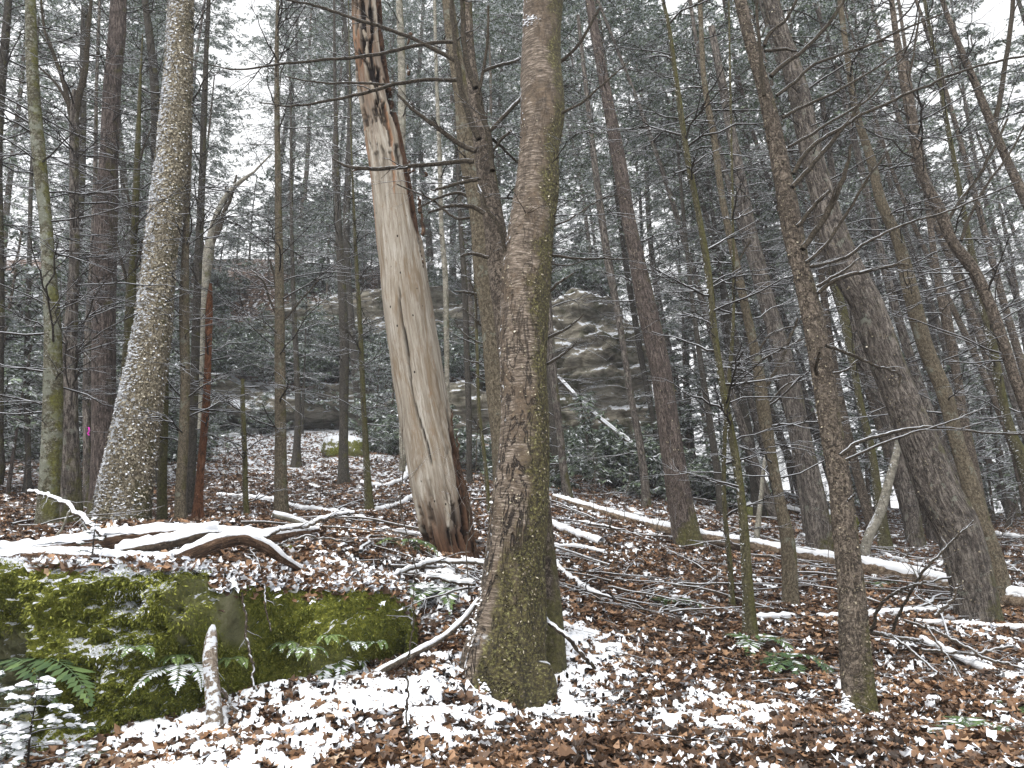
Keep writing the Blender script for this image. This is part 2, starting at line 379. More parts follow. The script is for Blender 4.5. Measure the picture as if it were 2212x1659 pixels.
M['needle'] = mk_leaf('hemlock needles', [(0.0, (0.05, 0.072, 0.046)), (0.5, (0.15, 0.195, 0.13)), (1.0, (0.32, 0.38, 0.28))], 0.6)
M['rhodo'] = mk_leaf('evergreen shrub leaves', [(0.0, (0.05, 0.072, 0.046)), (0.5, (0.14, 0.185, 0.12)), (1.0, (0.28, 0.34, 0.24))], 0.5)
M['fern'] = mk_leaf('fern fronds', [(0.0, (0.03, 0.06, 0.028)), (0.5, (0.10, 0.155, 0.055)), (1.0, (0.22, 0.30, 0.10))], 0.55)
M['flake'] = mk_leaf('bark flakes', [(0.0, (0.05, 0.04, 0.028)), (0.4, (0.16, 0.135, 0.095)), (0.75, (0.36, 0.32, 0.23)), (1.0, (0.56, 0.52, 0.42))], 0.8)
M['fernbrown'] = mk_leaf('withered fern', [(0.0, (0.06, 0.03, 0.02)), (1.0, (0.22, 0.12, 0.07))], 0.7)
def mk_snow():
    g = G('snow', 0.6, 0.2); p = g.coord('Object')
    c = g.mix(g.noise(p, 20, 4), (0.76, 0.79, 0.84), (0.88, 0.89, 0.91)); g.bump(g.noise(p, 60, 4), 0.4, 0.01); return g.col(c)
M['snow'] = mk_snow()
def mk_moss_rock():
    g = G('mossy sandstone', 0.9, 0.1); p = g.coord('Object'); N = g.geo('Normal')
    rock = g.ramp(g.noise(g.scale(p, (1, 1, 1.6)), 6, 7, 0.7), [(0.3, (0.10, 0.10, 0.06)), (0.55, (0.24, 0.24, 0.13)), (0.8, (0.40, 0.38, 0.26))])
    ms = g.ramp(g.noise(p, 38, 5, 0.75), [(0.28, (0.025, 0.032, 0.006)), (0.42, (0.09, 0.105, 0.018)), (0.58, (0.20, 0.21, 0.035)), (0.8, (0.38, 0.37, 0.08))])
    patch = g.noise(p, 2.3, 6, 0.65, 0.3)
    c = g.mix(g.attr('bare'), ms, rock)
    c = g.mix(g.rng(patch, 0.56, 0.7, 0, 0.5), c, (0.055, 0.035, 0.015))
    s = g.math('ADD', g.math('MULTIPLY', g.dot(N, (-0.2, -0.05, 1)), 0.42), g.noise(p, 13, 5, 0.65))
    s = g.math('ADD', s, g.math('MULTIPLY', g.attr('cov'), 0.3))
    c = g.mix(g.rng(s, 0.86, 0.90), c, SNOW)
    g.bump(g.noise(p, 55, 5, 0.8), 1.0, 0.03)
    return g.col(c)
M['mossrock'] = mk_moss_rock()
M['moss'] = mk_leaf('moss tufts', [(0.0, (0.045, 0.055, 0.010)), (0.5, (0.18, 0.20, 0.03)), (1.0, (0.42, 0.42, 0.09))], 0.8)
def mk_cliff():
    g = G('sandstone cliff', 0.95, 0.1); p = g.coord('Object'); N = g.geo('Normal')
    c = g.ramp(g.noise(g.scale(p, (1, 1, 3.5)), 1.3, 8, 0.7, 0.5), [(0.30, (0.04, 0.035, 0.028)), (0.46, (0.20, 0.18, 0.14)), (0.66, (0.44, 0.41, 0.34))])
    mo = g.rng(g.noise(p, 0.8, 6, 0.7), 0.5, 0.62, 0, 0.7)
    c = g.mix(mo, c, (0.05, 0.062, 0.022))
    s = g.math('ADD', g.math('MULTIPLY', g.dot(N, (0, 0, 1)), 0.55), g.noise(p, 2.5, 7, 0.75))
    c = g.mix(g.rng(s, 0.80, 0.9), c, SNOW)
    g.bump(g.noise(g.scale(p, (1, 1, 3)), 4, 8, 0.75), 1.0, 0.15)
    return g.col(c)
M['cliff'] = mk_cliff()

# ------------------------------------------------------------------ terrain
def _cl(rows): return [P(px, py, D) for px, py, D in rows]
common = _cl([(0,1659,3.2),(400,1659,3.3),(1106,1659,3.4),(1700,1659,3.4),(2212,1659,3.4),
                  (1000,1480,4.7),(1110,1535,4.7),(1200,1480,5.0),(1300,1470,5.1),(1860,1562,4.6),(2212,1560,4.5),
                  (960,1330,5.7),(1010,1260,6.2),(1250,1350,6.2),(1600,1400,6.2),(2212,1420,6.2),(990,1212,7.3),
                  (1250,1230,8.4),(1700,1318,7.8),(2110,1340,7.6),
                  (-250,1150,8.6),(265,1152,8.6),(600,1120,10.5),(795,1104,12.5),(980,1080,13),(1230,1076,14.5),(1480,1185,11.0),(1760,1185,13),(1980,1183,13.5),(2212,1190,13.5),
                  (-400,1060,14),(0,1060,14.5),(300,1045,16),(640,1003,19),(740,1039,16.5),(1400,1060,18),(1600,1100,19),(1900,1120,21),(2250,1120,21),
                  (100,945,26),(500,935,26),(900,950,25),(1250,965,24.5),(1450,1010,24)])
common += [np.array(q, float) for q in [(-3, 0, 0.05), (3, 0, 0.0), (0, -4, -0.1), (-8, 0, 0.3), (8, 0, -0.1), (0, 1.8, 0.08), (-20, 5, 1.5), (20, 5, -0.5), (-28, 20, 4.8), (-25, 32, 7.0), (-10, 40, 8), (2, 40, 6.0), (14, 34, 1.0), (28, 30, -1.5), (22, 20, 0.8), (24, 45, -4), (0, -30, -2), (-30, -20, 0), (30, -20, -3), (10, 48, 0)]]
upper = _cl([(-150,1222,5.0),(100,1222,5.0),(400,1224,5.1),(700,1222,5.6),(880,1226,6.2)])
low_r = [(-200,1665,4.3),(0,1655,4.2),(150,1630,3.8),(330,1590,3.9),(500,1530,4.15),(690,1490,4.5),(860,1435,5.0)]
lower = _cl(low_r) + [q + np.array([0, e, 0.0]) for q, e in zip(_cl(low_r), (.9, 1, 1.1, 1, .9, .7, .3))]
def _tps(r2): return 0.5 * r2 * np.log(r2 + 1e-6)
class Surf:
    def __init__(s, ctl):
        c = np.array(ctl); s.A = c[:, :2]; n = s.n = len(c)
        K = _tps(((s.A[:, None] - s.A[None]) ** 2).sum(-1)) + np.eye(n) * 0.004
        Pm = np.c_[np.ones(n), s.A]
        s.w = np.linalg.solve(np.block([[K, Pm], [Pm.T, np.zeros((3, 3))]]), np.r_[c[:, 2], 0, 0, 0])
    def __call__(s, x, y):
        z = s.w[s.n] + s.w[s.n + 1] * x + s.w[s.n + 2] * y
        for i in range(s.n): z = z + s.w[i] * _tps((x - s.A[i, 0]) ** 2 + (y - s.A[i, 1]) ** 2)
        return z
SU, SL = Surf(common + upper), Surf(common + lower)
_fx = np.array([-3.6, -2.9, -2.4, -1.9, -1.5, -1.0, -.75, -.6, -.4]); _fy = np.array([4.25, 4.1, 3.86, 3.9, 4.15, 4.5, 5.0, 5.2, 5.5])
def ground(x, y, fine=True):
    x = np.asarray(x, float); y = np.asarray(y, float); sh = x.shape
    x = x.ravel(); y = y.ravel()
    r = np.hypot(x, y); k = np.where(r > 46, 46 / np.maximum(r, 1e-6), 1.0); xc, yc = x * k, y * k
    k = sm(0.35, 0.85, yc - np.interp(xc, _fx, _fy)); near = r < 9
    z = SU(xc, yc); z[near] = z[near] * k[near] + SL(xc[near], yc[near]) * (1 - k[near])
    # hilltop above the cliff
    z = z + 4.6 * sm(28.0, 31.5, yc + 0.12 * xc) * (1 - sm(2.0, 9.0, xc))
    z = z + 0.34 * np.clip(yc - 31, 0, 15) * (1 - sm(3.0, 12.0, xc))
    z = z + (r > 46) * (-(r - 46) * 0.02)
    z = z + (fbm(np.stack([xc * 0.55, yc * 0.55, 0 * xc], -1), 3) - 0.5) * 0.30 * sm(5, 12, r)
    if fine:
        q = np.stack([x, y, 0 * x], -1)
        z = z + (fbm(q * 2.6, 3) - 0.5) * 0.12 + (fbm(q * 13, 2) - 0.5) * 0.035
    return z.reshape(sh)
def gz(x, y): return float(ground(np.array([x]), np.array([y]))[0])
def hit(px, py, y0=2.4, y1=44):
    Y = np.linspace(y0, y1, 1400); Q = P(np.full_like(Y, px), np.full_like(Y, py), Y)
    d = Q[:, 2] - ground(Q[:, 0], Q[:, 1], False)
    i = np.argmax(d < 0) if (d < 0).any() else len(Y) - 1
    return Q[i]
def hits(px, py, y0=2.4, y1=44):
    return [hit(a, b, y0, y1) for a, b in zip(px, py)]

# snow coverage, 0..1, by place
_cv = [(0,1659,.5),(250,1659,.75),(500,1640,.9),(700,1560,.85),(900,1500,.95),(900,1620,.8),(1060,1659,.35),(1060,1500,.8),(1250,1420,.9),(1300,1500,.75),(1200,1600,.35),(1350,1640,.28),(1550,1560,.62),(1700,1620,.4),(1500,1400,.3),(1700,1400,.22),
       (1350,1280,.32),(1600,1250,.35),(1250,1150,.5),(1500,1330,.35),(2000,1400,.2),(2150,1480,.7),(1960,1500,.4),(2150,1390,.6),(1850,1300,.3),(2200,1250,.5),(2212,1600,.42),(1900,1620,.45),
       (850,1250,.5),(700,1230,.45),(980,1300,.75),(500,1190,.3),(100,1150,.2),(400,1100,.35),(700,1130,.4),(850,1150,.45),(50,1020,.55),(600,1000,.7),(850,1050,.5),(1250,1000,.55),(500,1060,.4),(300,1000,.6),(1400,1100,.5),(1950,1150,.5),(700,960,.8)]
_cp = np.array([hit(a, b) for a, b, _ in _cv]); _cw = np.array([c * (.97 if c > .68 else 1) for _, _, c in _cv])
_cl = np.stack([_cp[:, 0] / _cp[:, 1], np.log(_cp[:, 1])], 1)
def cover(x, y):
    x = np.asarray(x, float).ravel(); y = np.maximum(np.asarray(y, float).ravel(), 1.0)
    a = np.stack([x / y, np.log(y)], -1); num = 0; den = 1e-9
    for (c, w) in zip(_cl, _cw):
        k = 1.0 / (((a - c) ** 2 * np.array([1.0, 1.6])).sum(-1) + 0.003) ** 2
        num = num + k * w; den = den + k
    return num / den * (1 - 0.5 * sm(26, 30, y[:, ] if y.ndim else y))

def build_ground():
    th = np.r_[np.radians(np.arange(-43, 43, 0.15)), np.radians(np.arange(43, 317, 4.0))]
    r = [0.4, 0.8, 1.3, 1.8, 2.2]
    while r[-1] < 46: r.append(r[-1] * 1.0075)
    while r[-1] < 190: r.append(r[-1] * 1.16)
    r = np.array(r); nt, nr = len(th), len(r)
    T, R = np.meshgrid(th, r)
    X, Y = R * np.sin(T), R * np.cos(T); Z = ground(X, Y)
    V = np.stack([X, Y, Z], -1).reshape(-1, 3)
    i = np.arange(nr - 1)[:, None] * nt; j = np.arange(nt)[None]; j2 = (j + 1) % nt
    Q = np.stack([i + j, i + j2, i + nt + j2, i + nt + j], -1).reshape(-1, 4)
    Q = Q[:, ::-1]
    c = len(V); V = np.vstack([V, [0, 0, gz(0, 0)]])
    tri = np.stack([np.arange(nt), (np.arange(nt) + 1) % nt, np.full(nt, c)], -1)
    me = mesh('ground', V, [Q, tri], M['ground'], {'cov': ('POINT', cover(V[:, 0], V[:, 1]))})
    tag(obj('ground', me), kind='structure')
build_ground()

def build_snow():
    th = np.radians(np.arange(-41, 41, 0.10)); r = [2.6]
    while r[-1] < 17: r.append(r[-1] * 1.0042)
    r = np.array(r); nt, nr = len(th), len(r)
    T, R = np.meshgrid(th, r); X, Y = (R * np.sin(T)).ravel(), (R * np.cos(T)).ravel()
    q = np.stack([X, Y, 0 * X], -1)
    n = 0.66 * fbm(q * 17.0, 4, 0.74) + 0.34 * fbm(q * 3.2 + 9, 3)
    c = cover(X, Y)
    h = n + 0.27 * c - 0.688
    Z = ground(X, Y) + 0.020 + np.clip(h, -0.03, 0.10) * 0.30 + 0.012 * fbm(q * 22, 2)
    keep = (h > -0.012).reshape(nr, nt)
    i = np.arange(nr - 1)[:, None] * nt; j = np.arange(nt - 1)[None]
    Q = np.stack([i + nt + j, i + nt + j + 1, i + j + 1, i + j], -1)
    kk = keep[:-1, :-1] & keep[1:, :-1] & keep[:-1, 1:] & keep[1:, 1:]
    Q = Q[kk]
    u, inv = np.unique(Q, return_inverse=True)
    V = np.stack([X, Y, Z], -1)[u]
    tag(obj('snow_cover', mesh('snow_cover', V, inv.reshape(-1, 4), M['snow'])), 'thin patchy snow lying between the fallen leaves', 'snow', kind='stuff')
build_snow()

# ------------------------------------------------------------------ leaves (any flat leaf-like faces)
def leaf_faces(c, d, nrm, L, Wd, fold=0.25, curl=0.2, v=None, snow=None, shape='oak'):
    """leaves of 6 verts / 4 tris: centre line base->mid->tip and two sides"""
    d = d / (np.linalg.norm(d, axis=1, keepdims=True) + 1e-9)
    s = np.cross(d, nrm); s /= np.linalg.norm(s, axis=1, keepdims=True) + 1e-9
    n = np.cross(s, d); L = L[:, None]; Wd = Wd[:, None]
    f = fold if np.ndim(fold) else np.full(len(c), fold); f = f[:, None]
    u = curl if np.ndim(curl) else np.full(len(c), curl); u = u[:, None]
    def pt(t, w): return c + d * L * t + s * Wd * w + n * Wd * f * abs(w) * 1.6 + n * L * u * (t * t * 2)
    V = np.stack([pt(-.5, 0), pt(-.25, .34), pt(-.05, .22), pt(.12, .5), pt(.28, .2), pt(.5, .05), pt(.25, -.28), pt(.08, -.48), pt(-.08, -.2), pt(-.28, -.36), pt(0, 0)], 1).reshape(-1, 3)
    o = np.arange(len(c))[:, None] * 11
    Fc = np.stack([o + np.array([[10, (k + 1) % 10, k]]) for k in range(10)], 1).reshape(-1, 3)
    at = {}
    if v is not None: at['v'] = ('FACE', np.repeat(v, 10))
    at['snow'] = ('FACE', np.repeat(snow if snow is not None else np.zeros(len(c)), 10))
    return V, Fc, at
def rhombi(c, d, nrm, L, Wd, v, snow):
    d = d / (np.linalg.norm(d, axis=1, keepdims=True) + 1e-9)
    s = np.cross(d, nrm); s /= np.linalg.norm(s, axis=1, keepdims=True) + 1e-9
    L = L[:, None]; Wd = Wd[:, None]
    V = np.stack([c, c + d * L * .45 + s * Wd * .5, c + d * L, c + d * L * .45 - s * Wd * .5], 1).reshape(-1, 3)
    return V, np.arange(len(c) * 4).reshape(-1, 4), {'v': ('FACE', v), 'snow': ('FACE', snow)}

def build_litter():
    rng = np.random.default_rng(11)
    N = 190000
    # more or less even in the picture, capped at a natural density near by
    r = 2.6 * np.exp(rng.random(N) ** 0.8 * math.log(26 / 2.6)); th = np.radians(rng.uniform(-41, 41, N))
    x, y = r * np.sin(th), r * np.cos(th)
    q = np.stack([x, y, 0 * x], -1)
    n = 0.66 * fbm(q * 17.0, 4, 0.74) + 0.34 * fbm(q * 3.2 + 9, 3)
    h = n + 0.27 * cover(x, y) - 0.688
    keep = (h < 0.0) | (rng.random(N) < 0.42)
    x, y, r, h = x[keep], y[keep], r[keep], h[keep]; N = len(x)
    z = ground(x, y) + rng.uniform(0.0, 0.026, N) + 0.016
    c = np.stack([x, y, z], -1)
    a = rng.uniform(0, 2 * np.pi, N); d = np.stack([np.cos(a), np.sin(a), rng.normal(0.0, 0.30, N)], -1)
    nr = np.stack([rng.normal(0, 0.42, N), rng.normal(0, 0.42, N), np.ones(N)], -1)
    L = rng.uniform(0.035, 0.085, N) * (1 + 0.03 * r); Wd = L * rng.uniform(0.45, 0.8, N)
    tone = fbm(np.stack([x, y, 0 * x], -1) * 1.3 + 40, 3)
    v = np.clip(rng.beta(1.7, 2.9, N) + (tone - 0.5) * 0.5, 0, 1)
    sn = (rng.random(N) < 0.03 + 0.16 * cover(x, y)).astype(float)
    V, Fc, at = leaf_faces(c, d, nr, L, Wd, rng.normal(0.12, 0.3, N), rng.normal(0.1, 0.25, N), v, sn)
    tag(obj('leaf_litter', mesh('leaf_litter', V, Fc, M['leaf'], at, smooth=False)), 'brown curled fallen leaves covering the forest floor', 'leaf litter', kind='stuff')
build_litter()
# ------------------------------------------------------------------ trees
def X3(o, k=0.3516):  # turns points read in an enlarged crop (offset o) into picture points
    return lambda pts: [(o[0] + a * k, o[1] + b * k, *w) for a, b, *w in pts]

def line3(pts, Y, Ytop=None, n=60, ext=0.0, yb=None):
    """picture polyline (px, py, width px) -> world centre line and radii"""
    p = np.array(pts, float)
    if Ytop is None: Ytop = Y
    s = np.linspace(0, 1, len(p)) if np.ndim(Ytop) == 0 else None
    D = Y + (Ytop - Y) * s if s is not None else np.asarray(Ytop, float)
    Q = P(p[:, 0], p[:, 1], D); R = p[:, 2] * 0.5 * mpp(p[:, 1], D)
    q = smoothcurve(np.c_[Q, R], n)
    return q[:, :3], np.maximum(q[:, 3], 0.001)

def trunk_mesh(name, pts, Y, mat, Ytop=None, sides=28, n=110, flare=0.35, lump=0.05, ext=4.0, seed=0, lobes=4, sunk=0.25, closed=False, ragged=0.0):
    """pts from base to top"""
    C, R = line3(pts, Y, Ytop, n)
    d0 = C[1] - C[0]; d0 /= np.linalg.norm(d0); d1 = C[-1] - C[-4]; d1 /= np.linalg.norm(d1)
    m = max(2, int(n * sunk / (np.linalg.norm(C[-1] - C[0]) + 1e-6)) + 2)
    pre = C[0] + np.linspace(-sunk, 0, m, endpoint=False)[:, None] * np.array([0, 0, 1.0])
    L0 = np.r_[np.linspace(-sunk, 0, m, endpoint=False), np.cumsum(np.r_[0, np.linalg.norm(np.diff(C, axis=0), axis=1)])]
    C = np.vstack([pre, C]); R = np.r_[np.full(m, R[0]), R]
    if ext > 0:
        k = 10; t = np.linspace(0, 1, k + 1)[1:]
        up = d1 * 0.75 + np.array([0, 0, 0.25]); up /= np.linalg.norm(up)
        C = np.vstack([C, C[-1] + up * (ext * t)[:, None]]); L0 = np.r_[L0, L0[-1] + ext * t]
        R = np.r_[R, R[-1] * (1 - 0.45 * t)]
    T = np.gradient(C, axis=0); T /= np.linalg.norm(T, axis=1, keepdims=True)
    A = np.cross(T, np.array([0, 1.0, 0])); A /= np.linalg.norm(A, axis=1, keepdims=True); B = np.cross(A, T)
    th = np.linspace(0, 2 * np.pi, sides, endpoint=False)
    c, s = np.cos(th), np.sin(th)
    tc = np.stack([R[:, None] * c[None] + seed * 3.1, R[:, None] * s[None], L0[:, None] + 0 * c[None]], -1)
    fl = flare * np.exp(-np.clip(L0, 0, None) / (3.2 * R[m] + 0.02))
    lob = 1 + 0.55 * np.cos(lobes * th + seed) * 0.8 + 0.25 * np.cos((lobes + 3) * th + 2 * seed)
    k = 1 + fl[:, None] * lob[None] * np.where(L0 < 0, 1.25, 1)[:, None]
    nz = (fbm(np.stack([c * 1.4 + seed, s * 1.4, 0 * c], -1)[None] + np.stack([0 * L0, 0 * L0, L0 * 1.6], -1)[:, None], 3) - 0.5) * 2 * lump * 2.2
    n2 = (fbm(tc * np.array([26, 26, 7.0]) * 0.5 + seed, 3) - 0.5) * lump * 1.0
    k = k + nz + n2
    V = C[:, None] + (R[:, None] * k)[..., None] * (A[:, None] * c[None, :, None] + B[:, None] * s[None, :, None])
    N = len(C); i = np.arange(N - 1)[:, None] * sides; q = np.arange(sides)[None]; q2 = (q + 1) % sides
    Q = np.stack([i + sides + q, i + sides + q2, i + q2, i + q], -1).reshape(-1, 4)
    V = V.reshape(-1, 3)
    Fs = [Q]
    if closed:
        V = np.vstack([V, C[-1] + d1 * R[-1] * 0.3]); e = (N - 1) * sides
        Fs.append(np.stack([e + q[0], e + q2[0], np.full(sides, len(V) - 1)], -1)); tc = np.vstack([tc.reshape(-1, 3), [seed * 3.1, 0, L0[-1]]])
    me = mesh(name, V, Fs, mat, {'tc': ('POINT', tc.reshape(-1, 3))})
    return me, C, R, L0

def needle_tufts(rng, Q, R, per, size=(0.05, 0.11), snow=0.3, flat=0.5, t0=0.25, width=0.35):
    """leaf faces along twigs"""
    n, k, _ = Q.shape; idx = np.repeat(np.arange(n), per); N = len(idx)
    f = (t0 + (1 - t0) * rng.random(N)) * (k - 1.001); i = f.astype(int); fr = (f - i)[:, None]
    c = Q[idx, i] * (1 - fr) + Q[idx, i + 1] * fr
    T = Q[idx, i + 1] - Q[idx, i]; T /= np.linalg.norm(T, axis=1, keepdims=True) + 1e-9
    sd = np.cross(T, np.array([0, 0, 1.0])); sd /= np.linalg.norm(sd, axis=1, keepdims=True) + 1e-9
    a = rng.uniform(0.3, 1.2, N) * rng.choice([-1, 1], N)
    d = T * np.cos(a)[:, None] + sd * np.sin(a)[:, None] + rng.normal(0, 0.25, (N, 3)); d[:, 2] -= 0.15
    nr = np.array([0, 0, 1.0]) + rng.normal(0, flat, (N, 3))
    L = rng.uniform(size[0], size[1], N); W_ = L * rng.uniform(width * 0.7, width * 1.3, N)
    v = np.clip(rng.beta(2, 3, N), 0, 1); sn = (rng.random(N) < snow).astype(float) * rng.uniform(0.5, 1.0, N)
    return rhombi(c, d, nr, L, W_, v, sn)

def twigs_for(rng, C, R, L0, zr, n, length, elev=(-5, 35), az=None, droop=0.12, r=(0.006, 0.014), m=(7, 3), L2=(0.25, 0.65)):
    """bare lower branches along a trunk"""
    n = int(n * 1.7); hi = L0.max(); h = rng.uniform(zr[0], min(zr[1], hi), n)
    i = np.clip(np.searchsorted(L0, h), 1, len(L0) - 1)
    b = C[i]; a = rng.uniform(0, 2 * np.pi, n) if az is None else np.radians(rng.uniform(az[0], az[1], n))
    e = np.radians(rng.uniform(elev[0], elev[1], n))
    d = np.stack([np.cos(a) * np.cos(e), np.sin(a) * np.cos(e), np.sin(e)], -1)
    L = rng.uniform(length[0], length[1], n) * (0.6 + 0.4 * rng.random(n)); rr = rng.uniform(r[0], r[1], n)
    Q, RR = grow(rng, b, d, L, rr, 8, droop, 0.05)
    Q[:, 1:, 2] += 0
    out = [tubes(Q, RR, 4)]
    last = Q, RR
    if m[0]:
        Q2, R2 = sub(rng, Q, RR, m[0], 0.15, (25, 55), L2, 0.05, rf=.75); out.append(tubes(Q2, R2, 3)); last = Q2, R2
        if m[1]:
            Q3, R3 = sub(rng, Q2, R2, m[1], 0.2, (30, 60), (0.3, 0.55), 0.05, k=4); out.append(tubes(Q3, R3, 3)); last = Q3, R3
    return out, last

_tree_n = [0]
def tree(name, pts, Y, mat, label, cat='tree', group=None, Ytop=None, tw=None, leaves=0, seed=None, sides=20, limbs=None, **kw):
    """trunk + a crown of bare twigs (+ hand placed limbs, each a part)"""
    _tree_n[0] += 1; seed = seed if seed is not None else _tree_n[0]
    rng = np.random.default_rng(1000 + seed)
    me, C, R, L0 = trunk_mesh('trunk', pts, Y, M[mat], Ytop, sides=sides, seed=seed, **kw)
    base = C[np.argmin(np.abs(L0))]
    t = thing(name, base, label, cat, group)
    obj('trunk', me, t)
    if tw:
        parts, last = [], None
        for q in (tw if isinstance(tw, list) else [tw]):
            o, last = twigs_for(rng, C, R, L0, **q); parts += o
        V, Fq, tc = merge(parts)
        obj('crown', mesh('crown', V, Fq, M['twig'], {'tc': ('POINT', tc)}), t)
        if leaves:
            V, Fc, at = needle_tufts(rng, last[0], last[1], leaves)
            obj('foliage', mesh('foliage', V, Fc, M['needle'], at, smooth=False), t)
    for lp in (limbs or []):
        limb(t, rng, lp, Y)
    return t, C, R, L0
def limb(t, rng, lp, Y, mat='limb', twigs=4, sides=8):
    """a branch drawn through picture points (px, py, width[, extra depth])"""
    p = np.array([(q + (0,))[:4] if len(q) == 3 else q for q in lp], float)
    Q, R = line3(p[:, :3], Y, Ytop=Y + p[:, 3], n=max(12, 5 * len(p)))
    Q = Q + np.cumsum(rng.normal(0, 0.0025, Q.shape), axis=0)
    parts = [tubes(Q[None], R[None], sides)]
    if twigs:
        Q2, R2 = sub(rng, Q[None], R[None], twigs, 0.35, (25, 55), (0.18, 0.4), 0.1, rf=0.45, minr=0.002)
        Q3, R3 = sub(rng, Q2, R2, 3, 0.2, (25, 60), (0.3, 0.6), 0.05, k=4)
        parts += [tubes(Q2, R2, 4), tubes(Q3, R3, 3)]
    V, Fq, tc = merge(parts)
    return obj('branch', mesh('branch', V, Fq, M[mat], {'tc': ('POINT', tc)}), t)

A1 = X3((0, 0)); A2 = X3((691, 0)); A3 = X3((1434, 0)); A4 = X3((0, 536)); A5 = X3((691, 536)); A6 = X3((1434, 536))

# --- the birch in the middle
bi = [(1092,1535,120),(1088,1500,142),(1084,1463,146),(1084,1420,142),(1092,1380,132),(1100,1330,128),(1104,1287,124),(1110,1217,118),(1120,1116,120),(1130,1000,110),(1134,900,104),(1130,782,102),(1132,680,106),(1138,580,107),(1148,492,98),(1160,404,95),(1165,316,87),(1172,250,96),(1172,197,93),(1169,130,86),(1170,70,84),(1173,0,86)]
BY = 4.8
bt, bC, bR, bL = tree('birch_tree', bi, BY, 'birch', 'thick peeling birch with a mossy foot standing in the middle of the view', 'birch tree', Ytop=5.15, sides=96, n=420, flare=0.45, lump=0.035, seed=3, lobes=3, ext=3.0,
     tw=dict(zr=(2.5, 8), n=14, length=(0.5, 1.3), elev=(-10, 40), r=(0.004, 0.008)))

# --- the dark hemlock behind the birch, leaning into it
hb = [(1168,1490,92),(1170,1400,88),(1165,1280,80),(1150,1100,72),(1128,900,66),(1102,720,62),(1080,580,52),(1066,475,45),(1045,334,40),(1030,230,30),(1015,130,26),(1008,0,22)]
lim = [
 [(1028,327,12),(983,299,11),(937,264,10),(902,236,8),(862,196,6)],
 [(990,134,9),(945,108,9),(902,84,8.5),(832,60,8),(761,42,7),(691,21,6),(611,3,4)],
 [(983,93,8),(955,92,8),(920,95,8),(832,112,7.5),(691,130,6.5),(600,139,5),(500,148,3.5),(400,124,2)],
 [(993,172,9),(937,172,8),(867,179,8),(779,204,7),(691,221,6),(630,232,4.5),(560,228,2.5)],
 [(850,181,6),(790,176,5.5),(745,172,5),(691,171,4),(620,160,3)],
 [(1023,348,11),(937,355,10),(849,362,9),(790,368,8.5),(747,364,7),(714,348,3)],
 [(1032,390,9),(1010,392,9),(990,397,8),(960,408,7),(923,418,5)],
 [(1040,385,6),(1010,380,6),(996,381,5)],
 [(1045,462,11),(1015,448,10),(990,446,9),(950,452,7),(925,458,4)],
 [(1055,557,8),(1025,550,8),(997,554,6)],
 [(1035,302,14),(1015,245,13),(1000,197,13),(990,110,12),(985,46,10),(984,-60,7)],
 [(1028,190,14),(1012,140,13),(1004,100,12),(998,0,10),(996,-80,7)],
 [(1064,369,13),(1062,320,12),(1057,292,12),(1040,240,11),(1032,207,8)],
 [(1034,203,8),(1042,150,7),(1048,80,6),(1050,10,5)],
 [(1058,283,10,0),(1090,252,10,.1),(1120,221,10,.3),(1165,180,9,.6),(1211,137,8,.6),(1254,91,7,.6),(1296,14,5,.6)],
 [(1045,155,8,0),(1090,142,8,.2),(1124,130,7,.5)],
 [(1066,300,7,0),(1090,322,6,.2),(1118,348,5,.5)],
 [(1092,541,9,-.1),(1078,485,9,-.15),(1057,454,9,-.15),(1044,420,8,-.1),(1036,400,5,0)],
 [(1104,282,7,0),(1085,300,6,0),(1062,330,5,0)],
]
t2, *_ = tree('hemlock_tree', hb, 5.05, 'hemlock', 'dark forked hemlock leaning against the back of the birch with many long side limbs', 'hemlock tree', Ytop=5.75, sides=48, n=220, flare=0.25, lump=0.06, seed=5, limbs=lim, ext=3)
# small stubs and sprays right of the birch belong to the birch
rb = np.random.default_rng(5)
for lp in [[(1188,552,8),(1240,556,6),(1289,555,5),(1366,555,3)], [(1180,634,7),(1210,612,6),(1243,589,3)], [(1178,732,7),(1218,708,6),(1254,680,3)],
           [(1178,790,7),(1210,768,6),(1246,736,3)], [(1190,570,4),(1230,572,3),(1270,560,2)], [(1205,248,7),(1260,222,6),(1320,172,4),(1370,130,2)], [(1190,490,5),(1225,478,4),(1300,430,2.5),(1360,418,1.5)]]:
    limb(bt, rb, lp, 5.0, 'limb', 3)
# --- tan hemlock close behind
tn = [(1110,1330,76),(1104,1150,70),(1092,950,62),(1078,852,56),(1063,700,50),(1050,590,52),(1040,480,48),(1012,334,42),(998,200,36),(980,100,30),(968,0,26)]
lim = [[(1060,640,6),(1030,637,7),(1005,633,6),(978,630,3)], [(1065,742,4),(1040,738,4),(1000,715,3),(985,690,2)], [(1062,760,4),(1040,750,3.5)], [(1068,730,5),(1050,745,5),(1040,775,5)],
       [(1045,705,5),(1020,685,4),(1002,668,3)], [(1030,710,4),(1025,640,3),(1010,600,2)], [(1058,672,6),(1048,667,5),(1050,660,4)], [(1058,824,4),(1035,815,4),(1017,800,3)], [(1035,785,4),(1005,780,3),(985,765,2)],
       [(1078,774,6),(1062,774,6)], [(1030,452,9),(1000,420,8),(940,430,5),(900,452,3)], [(1035,470,8),(985,470,6),(930,430,5),(895,415,4),(860,398,3)]]
tree('hemlock_tree', tn, 6.4, 'hemlock_tan', 'tan stubby hemlock trunk just behind and left of the middle birch', 'hemlock tree', sides=36, n=160, flare=0.1, lump=0.05, limbs=lim, ext=4, tw=dict(zr=(3, 9), n=16, length=(0.6, 1.6)))

